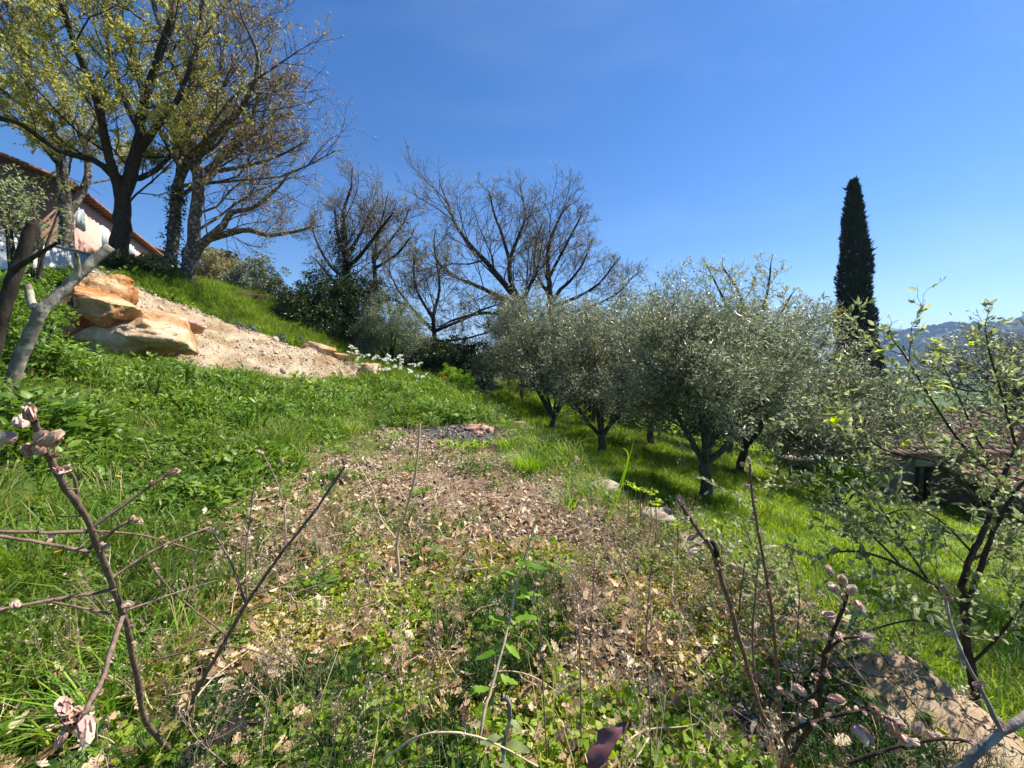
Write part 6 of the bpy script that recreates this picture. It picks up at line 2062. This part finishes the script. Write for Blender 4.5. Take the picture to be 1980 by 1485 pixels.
plant('grass_clump', 'green grass clump behind the tall fine one', 985, 7.2, blades(160, .3, .25, .01, .5, 513), M['lime_leaf'], 'grass', WP)
plant('grass_clump', 'coarse grass clump with yellow blades at the foot of the left bare shrub', 195, 1.55, blades(70, .45, .12, .007, .5, 514), M['lime_leaf'], 'grass')
plant('grass_clump', 'coarse grass clump between the two left bare shrubs', 290, 1.75, blades(80, .4, .12, .006, .5, 515), M['lime_leaf'], 'grass')
# tall reed blades over the meadow edge
b = Gp(1175, 3.9)
root = empty('reed', tuple(b), 'tall single reed with long arching blades at the terrace edge', 'reed')
for pts in ([b, P(1185, 990, 3.85), P(1205, 930, 3.8), P(1226, 850, 3.75)], [b, P(1190, 960, 3.9), P(1214, 890, 3.9), P(1208, 868, 3.9), P(1190, 866, 3.9)], [b, P(1150, 1010, 3.9), P(1130, 960, 3.9), P(1110, 930, 3.9)]):
    Q = np.array(limb(pts, .01, .01, PR, 4, 0)[0])
    n_ = len(Q)
    w_ = .007 * np.sin(np.linspace(.5, math.pi, n_))[:, None] + .001
    sd_ = np.array([.75, -.65, .1])
    V = np.concatenate([Q - sd_ * w_, Q + sd_ * w_]) - b
    F = np.array([[i_, i_ + n_, i_ + n_ + 1, i_ + 1] for i_ in range(n_ - 1)])
    obj('blade', make_mesh('blade', V, F, rnd=np.full(len(V), .4), smooth=True), M['lime_leaf'], root)
# spurge heads
EU = 'yellow spurge heads at the terrace edge'
for k, (px, py, dd) in enumerate([(1215, 940, 3.7), (1238, 950, 3.6), (1258, 955, 3.5), (1268, 975, 3.4), (1395, 1020, 3.0), (1310, 1020, 3.1)]):
    h = P(px, py, dd); base = G(h[0], h[1])
    root = empty('spurge', tuple(base), 'yellow-green spurge at the terrace edge, ' + ['the one farthest from the viewer', 'second from the far end', 'third from the far end', 'just behind the bare shrub with the pod', 'alone on the right of the bare shrub', 'close left of the bare shrub stem'][k], 'plant', EU)
    H = max(.15, h[2] - base[2])
    V, F, rn = clump(30, .035, .05, .03, 600 + k, T_leaf(.8), .5, False)
    obj('flower_head', make_mesh('flower_head', V + np.array([0, 0, H]), F, rnd=rn), M['fresh_leaf'], root)
    V, F, rn = tubes([([(0, 0, -.05), (.01, 0, H / 2), (0, 0, H)], [.006, .005, .005], 5)])
    obj('stem', make_mesh('stem', V, F, rnd=rn), M['shrub_stem'], root)


STICKS = []
for k in range(5):
    R = random.Random(900 + k)
    q, rad = limb([(-.5, 0, 0), (-.2, R.gauss(0, .05), R.uniform(0, .1)), (.15, R.gauss(0, .06), R.uniform(0, .14)), (.5, R.gauss(0, .1), R.uniform(0, .12))], .014, .006, R, 2, .5)
    V, F, rn = tubes([(q, rad, 4)])
    STICKS.append(make_mesh('stick', V, F, rnd=rn))
p = region(1500, -3.0, 2.0, .8, 8, lambda x, y: (1 - low_mask(x, y)) * (x > left_x(y) - .6) * np.interp(y, [.8, 3, 8], [1, .7, .25]))
p[:, 2] += RS.uniform(.0, .09, len(p))
gn_scatter('twig_litter', p, np.stack([RS.normal(0, .3, len(p)), RS.normal(0, .3, len(p)), RS.rand(len(p)) * 6.283], -1), RS.uniform(.1, .34, len(p)), RS.randint(0, 5, len(p)), STICKS,
           'thin dry twigs strewn among the dead leaves', 'twigs', M['dry_stem'])
DRYW = []
for k in range(7):
    R = random.Random(960 + k)
    out = []
    H = R.uniform(.3, .5)
    S_ = dict(levels=3, seg=[5, 3, 2], wig=[.12, .18, .2], up=[.05, .04, .02], kids=[7, 3, 0], t0=[.3, .3, 0], ang=[.6, .6, .5], lift=[.2, .1, 0], lr=[.4, .5, .4], rmin=.001, rk=.006)
    for q in range(2):
        grow(out, (R.gauss(0, .02), R.gauss(0, .02), -.02), vnorm((R.gauss(0, .3), R.gauss(0, .3), 1)), H * R.uniform(.7, 1.1), .0026, 0, S_, R)
    A_ = tubes([(p_, r_, 3) for p_, r_, l_, L_ in out])
    tips = np.array([p_[-1] for p_, r_, l_, L_ in out if l_ > 0])
    tips = tips[np.random.RandomState(k).rand(len(tips)) < .6]
    if k % 2: tips = np.repeat(tips, 3, 0) + np.random.RandomState(k).normal(0, .004, (len(tips) * 3, 3))
    B_ = scatter_mesh(T_diamond(.6, .15), tips, rand_dirs(len(tips)), rand_dirs(len(tips)), np.full(len(tips), .014))
    V, F, rn = merge([A_, B_])
    DRYW.append(make_mesh('dry_weed', V, F, rnd=rn))
p = region(380, -1.9, 2.1, .95, 3.8, lambda x, y: (1 - low_mask(x, y)) * in_view(x, y, .2) * (.35 + .65 * sstep(-.2, .4, nz2(x, y, 1.4, 71) + .4 * (x > .5))))
gn_scatter('dry_weeds', p, spin(len(p), .25), RS.uniform(.5, 1.2, len(p)), RS.randint(0, 7, len(p)), DRYW,
           'tangle of thin dry weed stalks with small seed heads near the viewer', 'weeds', M['dry_weed'])
STRAW = [mk('straw', blades(5, .34, .05, .003, .35, 950 + k, .3)) for k in range(4)]
p = region(4200, -11, 1.9, .8, 13, lambda x, y: (1 - low_mask(x, y)) * (1 - gb_mask(x, y)) * in_view(x, y, .4) * np.where(dry_mask(x, y) > .5, .25, 1) * .8)
gn_scatter('straw', p, spin(len(p), .25), RS.uniform(.6, 1.5, len(p)), RS.randint(0, 4, len(p)), STRAW,
           'thin straw-coloured dry grass stems scattered through the green', 'straw', M['straw'])

# ------------------------------------------------------------------ forest on the far hills
k = RS.choice(len(hill_near), 5200)
pp = hill_near[k] + RS.normal(0, 8, (len(k), 3)) * np.array([1, 1, 0])
gn_scatter('forest', pp, spin(len(k), .2), RS.uniform(9, 17, len(k)), RS.randint(0, 3, len(k)),
           [make_mesh('treetop', ICO[2][0] * (.5 + .16 * fbm(ICO[2][0] * 2.2 + q * 9, 3))[:, None] * np.array([1, 1, .9]), ICO[2][1], rnd=np.full(len(ICO[2][0]), .5)) for q in range(3)],
           'dense woodland covering the hill across the valley', 'forest', M['forest'])

# ------------------------------------------------------------------ haze
hm = bpy.data.materials.new('haze'); hm.use_nodes = True
hn, hl = hm.node_tree.nodes, hm.node_tree.links
hn.remove(hn['Principled BSDF'])
pv = hn.new('ShaderNodeVolumePrincipled')
pv.inputs['Color'].default_value = (.42, .64, 1.0, 1)
pv.inputs['Density'].default_value = .00025
pv.inputs['Anisotropy'].default_value = .2
hl.new(pv.outputs[0], hn['Material Output'].inputs['Volume'])
HZ = abox('haze', (-4200, -4200, -60), (8400, 0, 0), (0, 8400, 0), (0, 0, 330), hm, None, (0, 0, 0))
tag(HZ, 'thin bluish air haze softening the far hills', 'haze', kind='stuff')
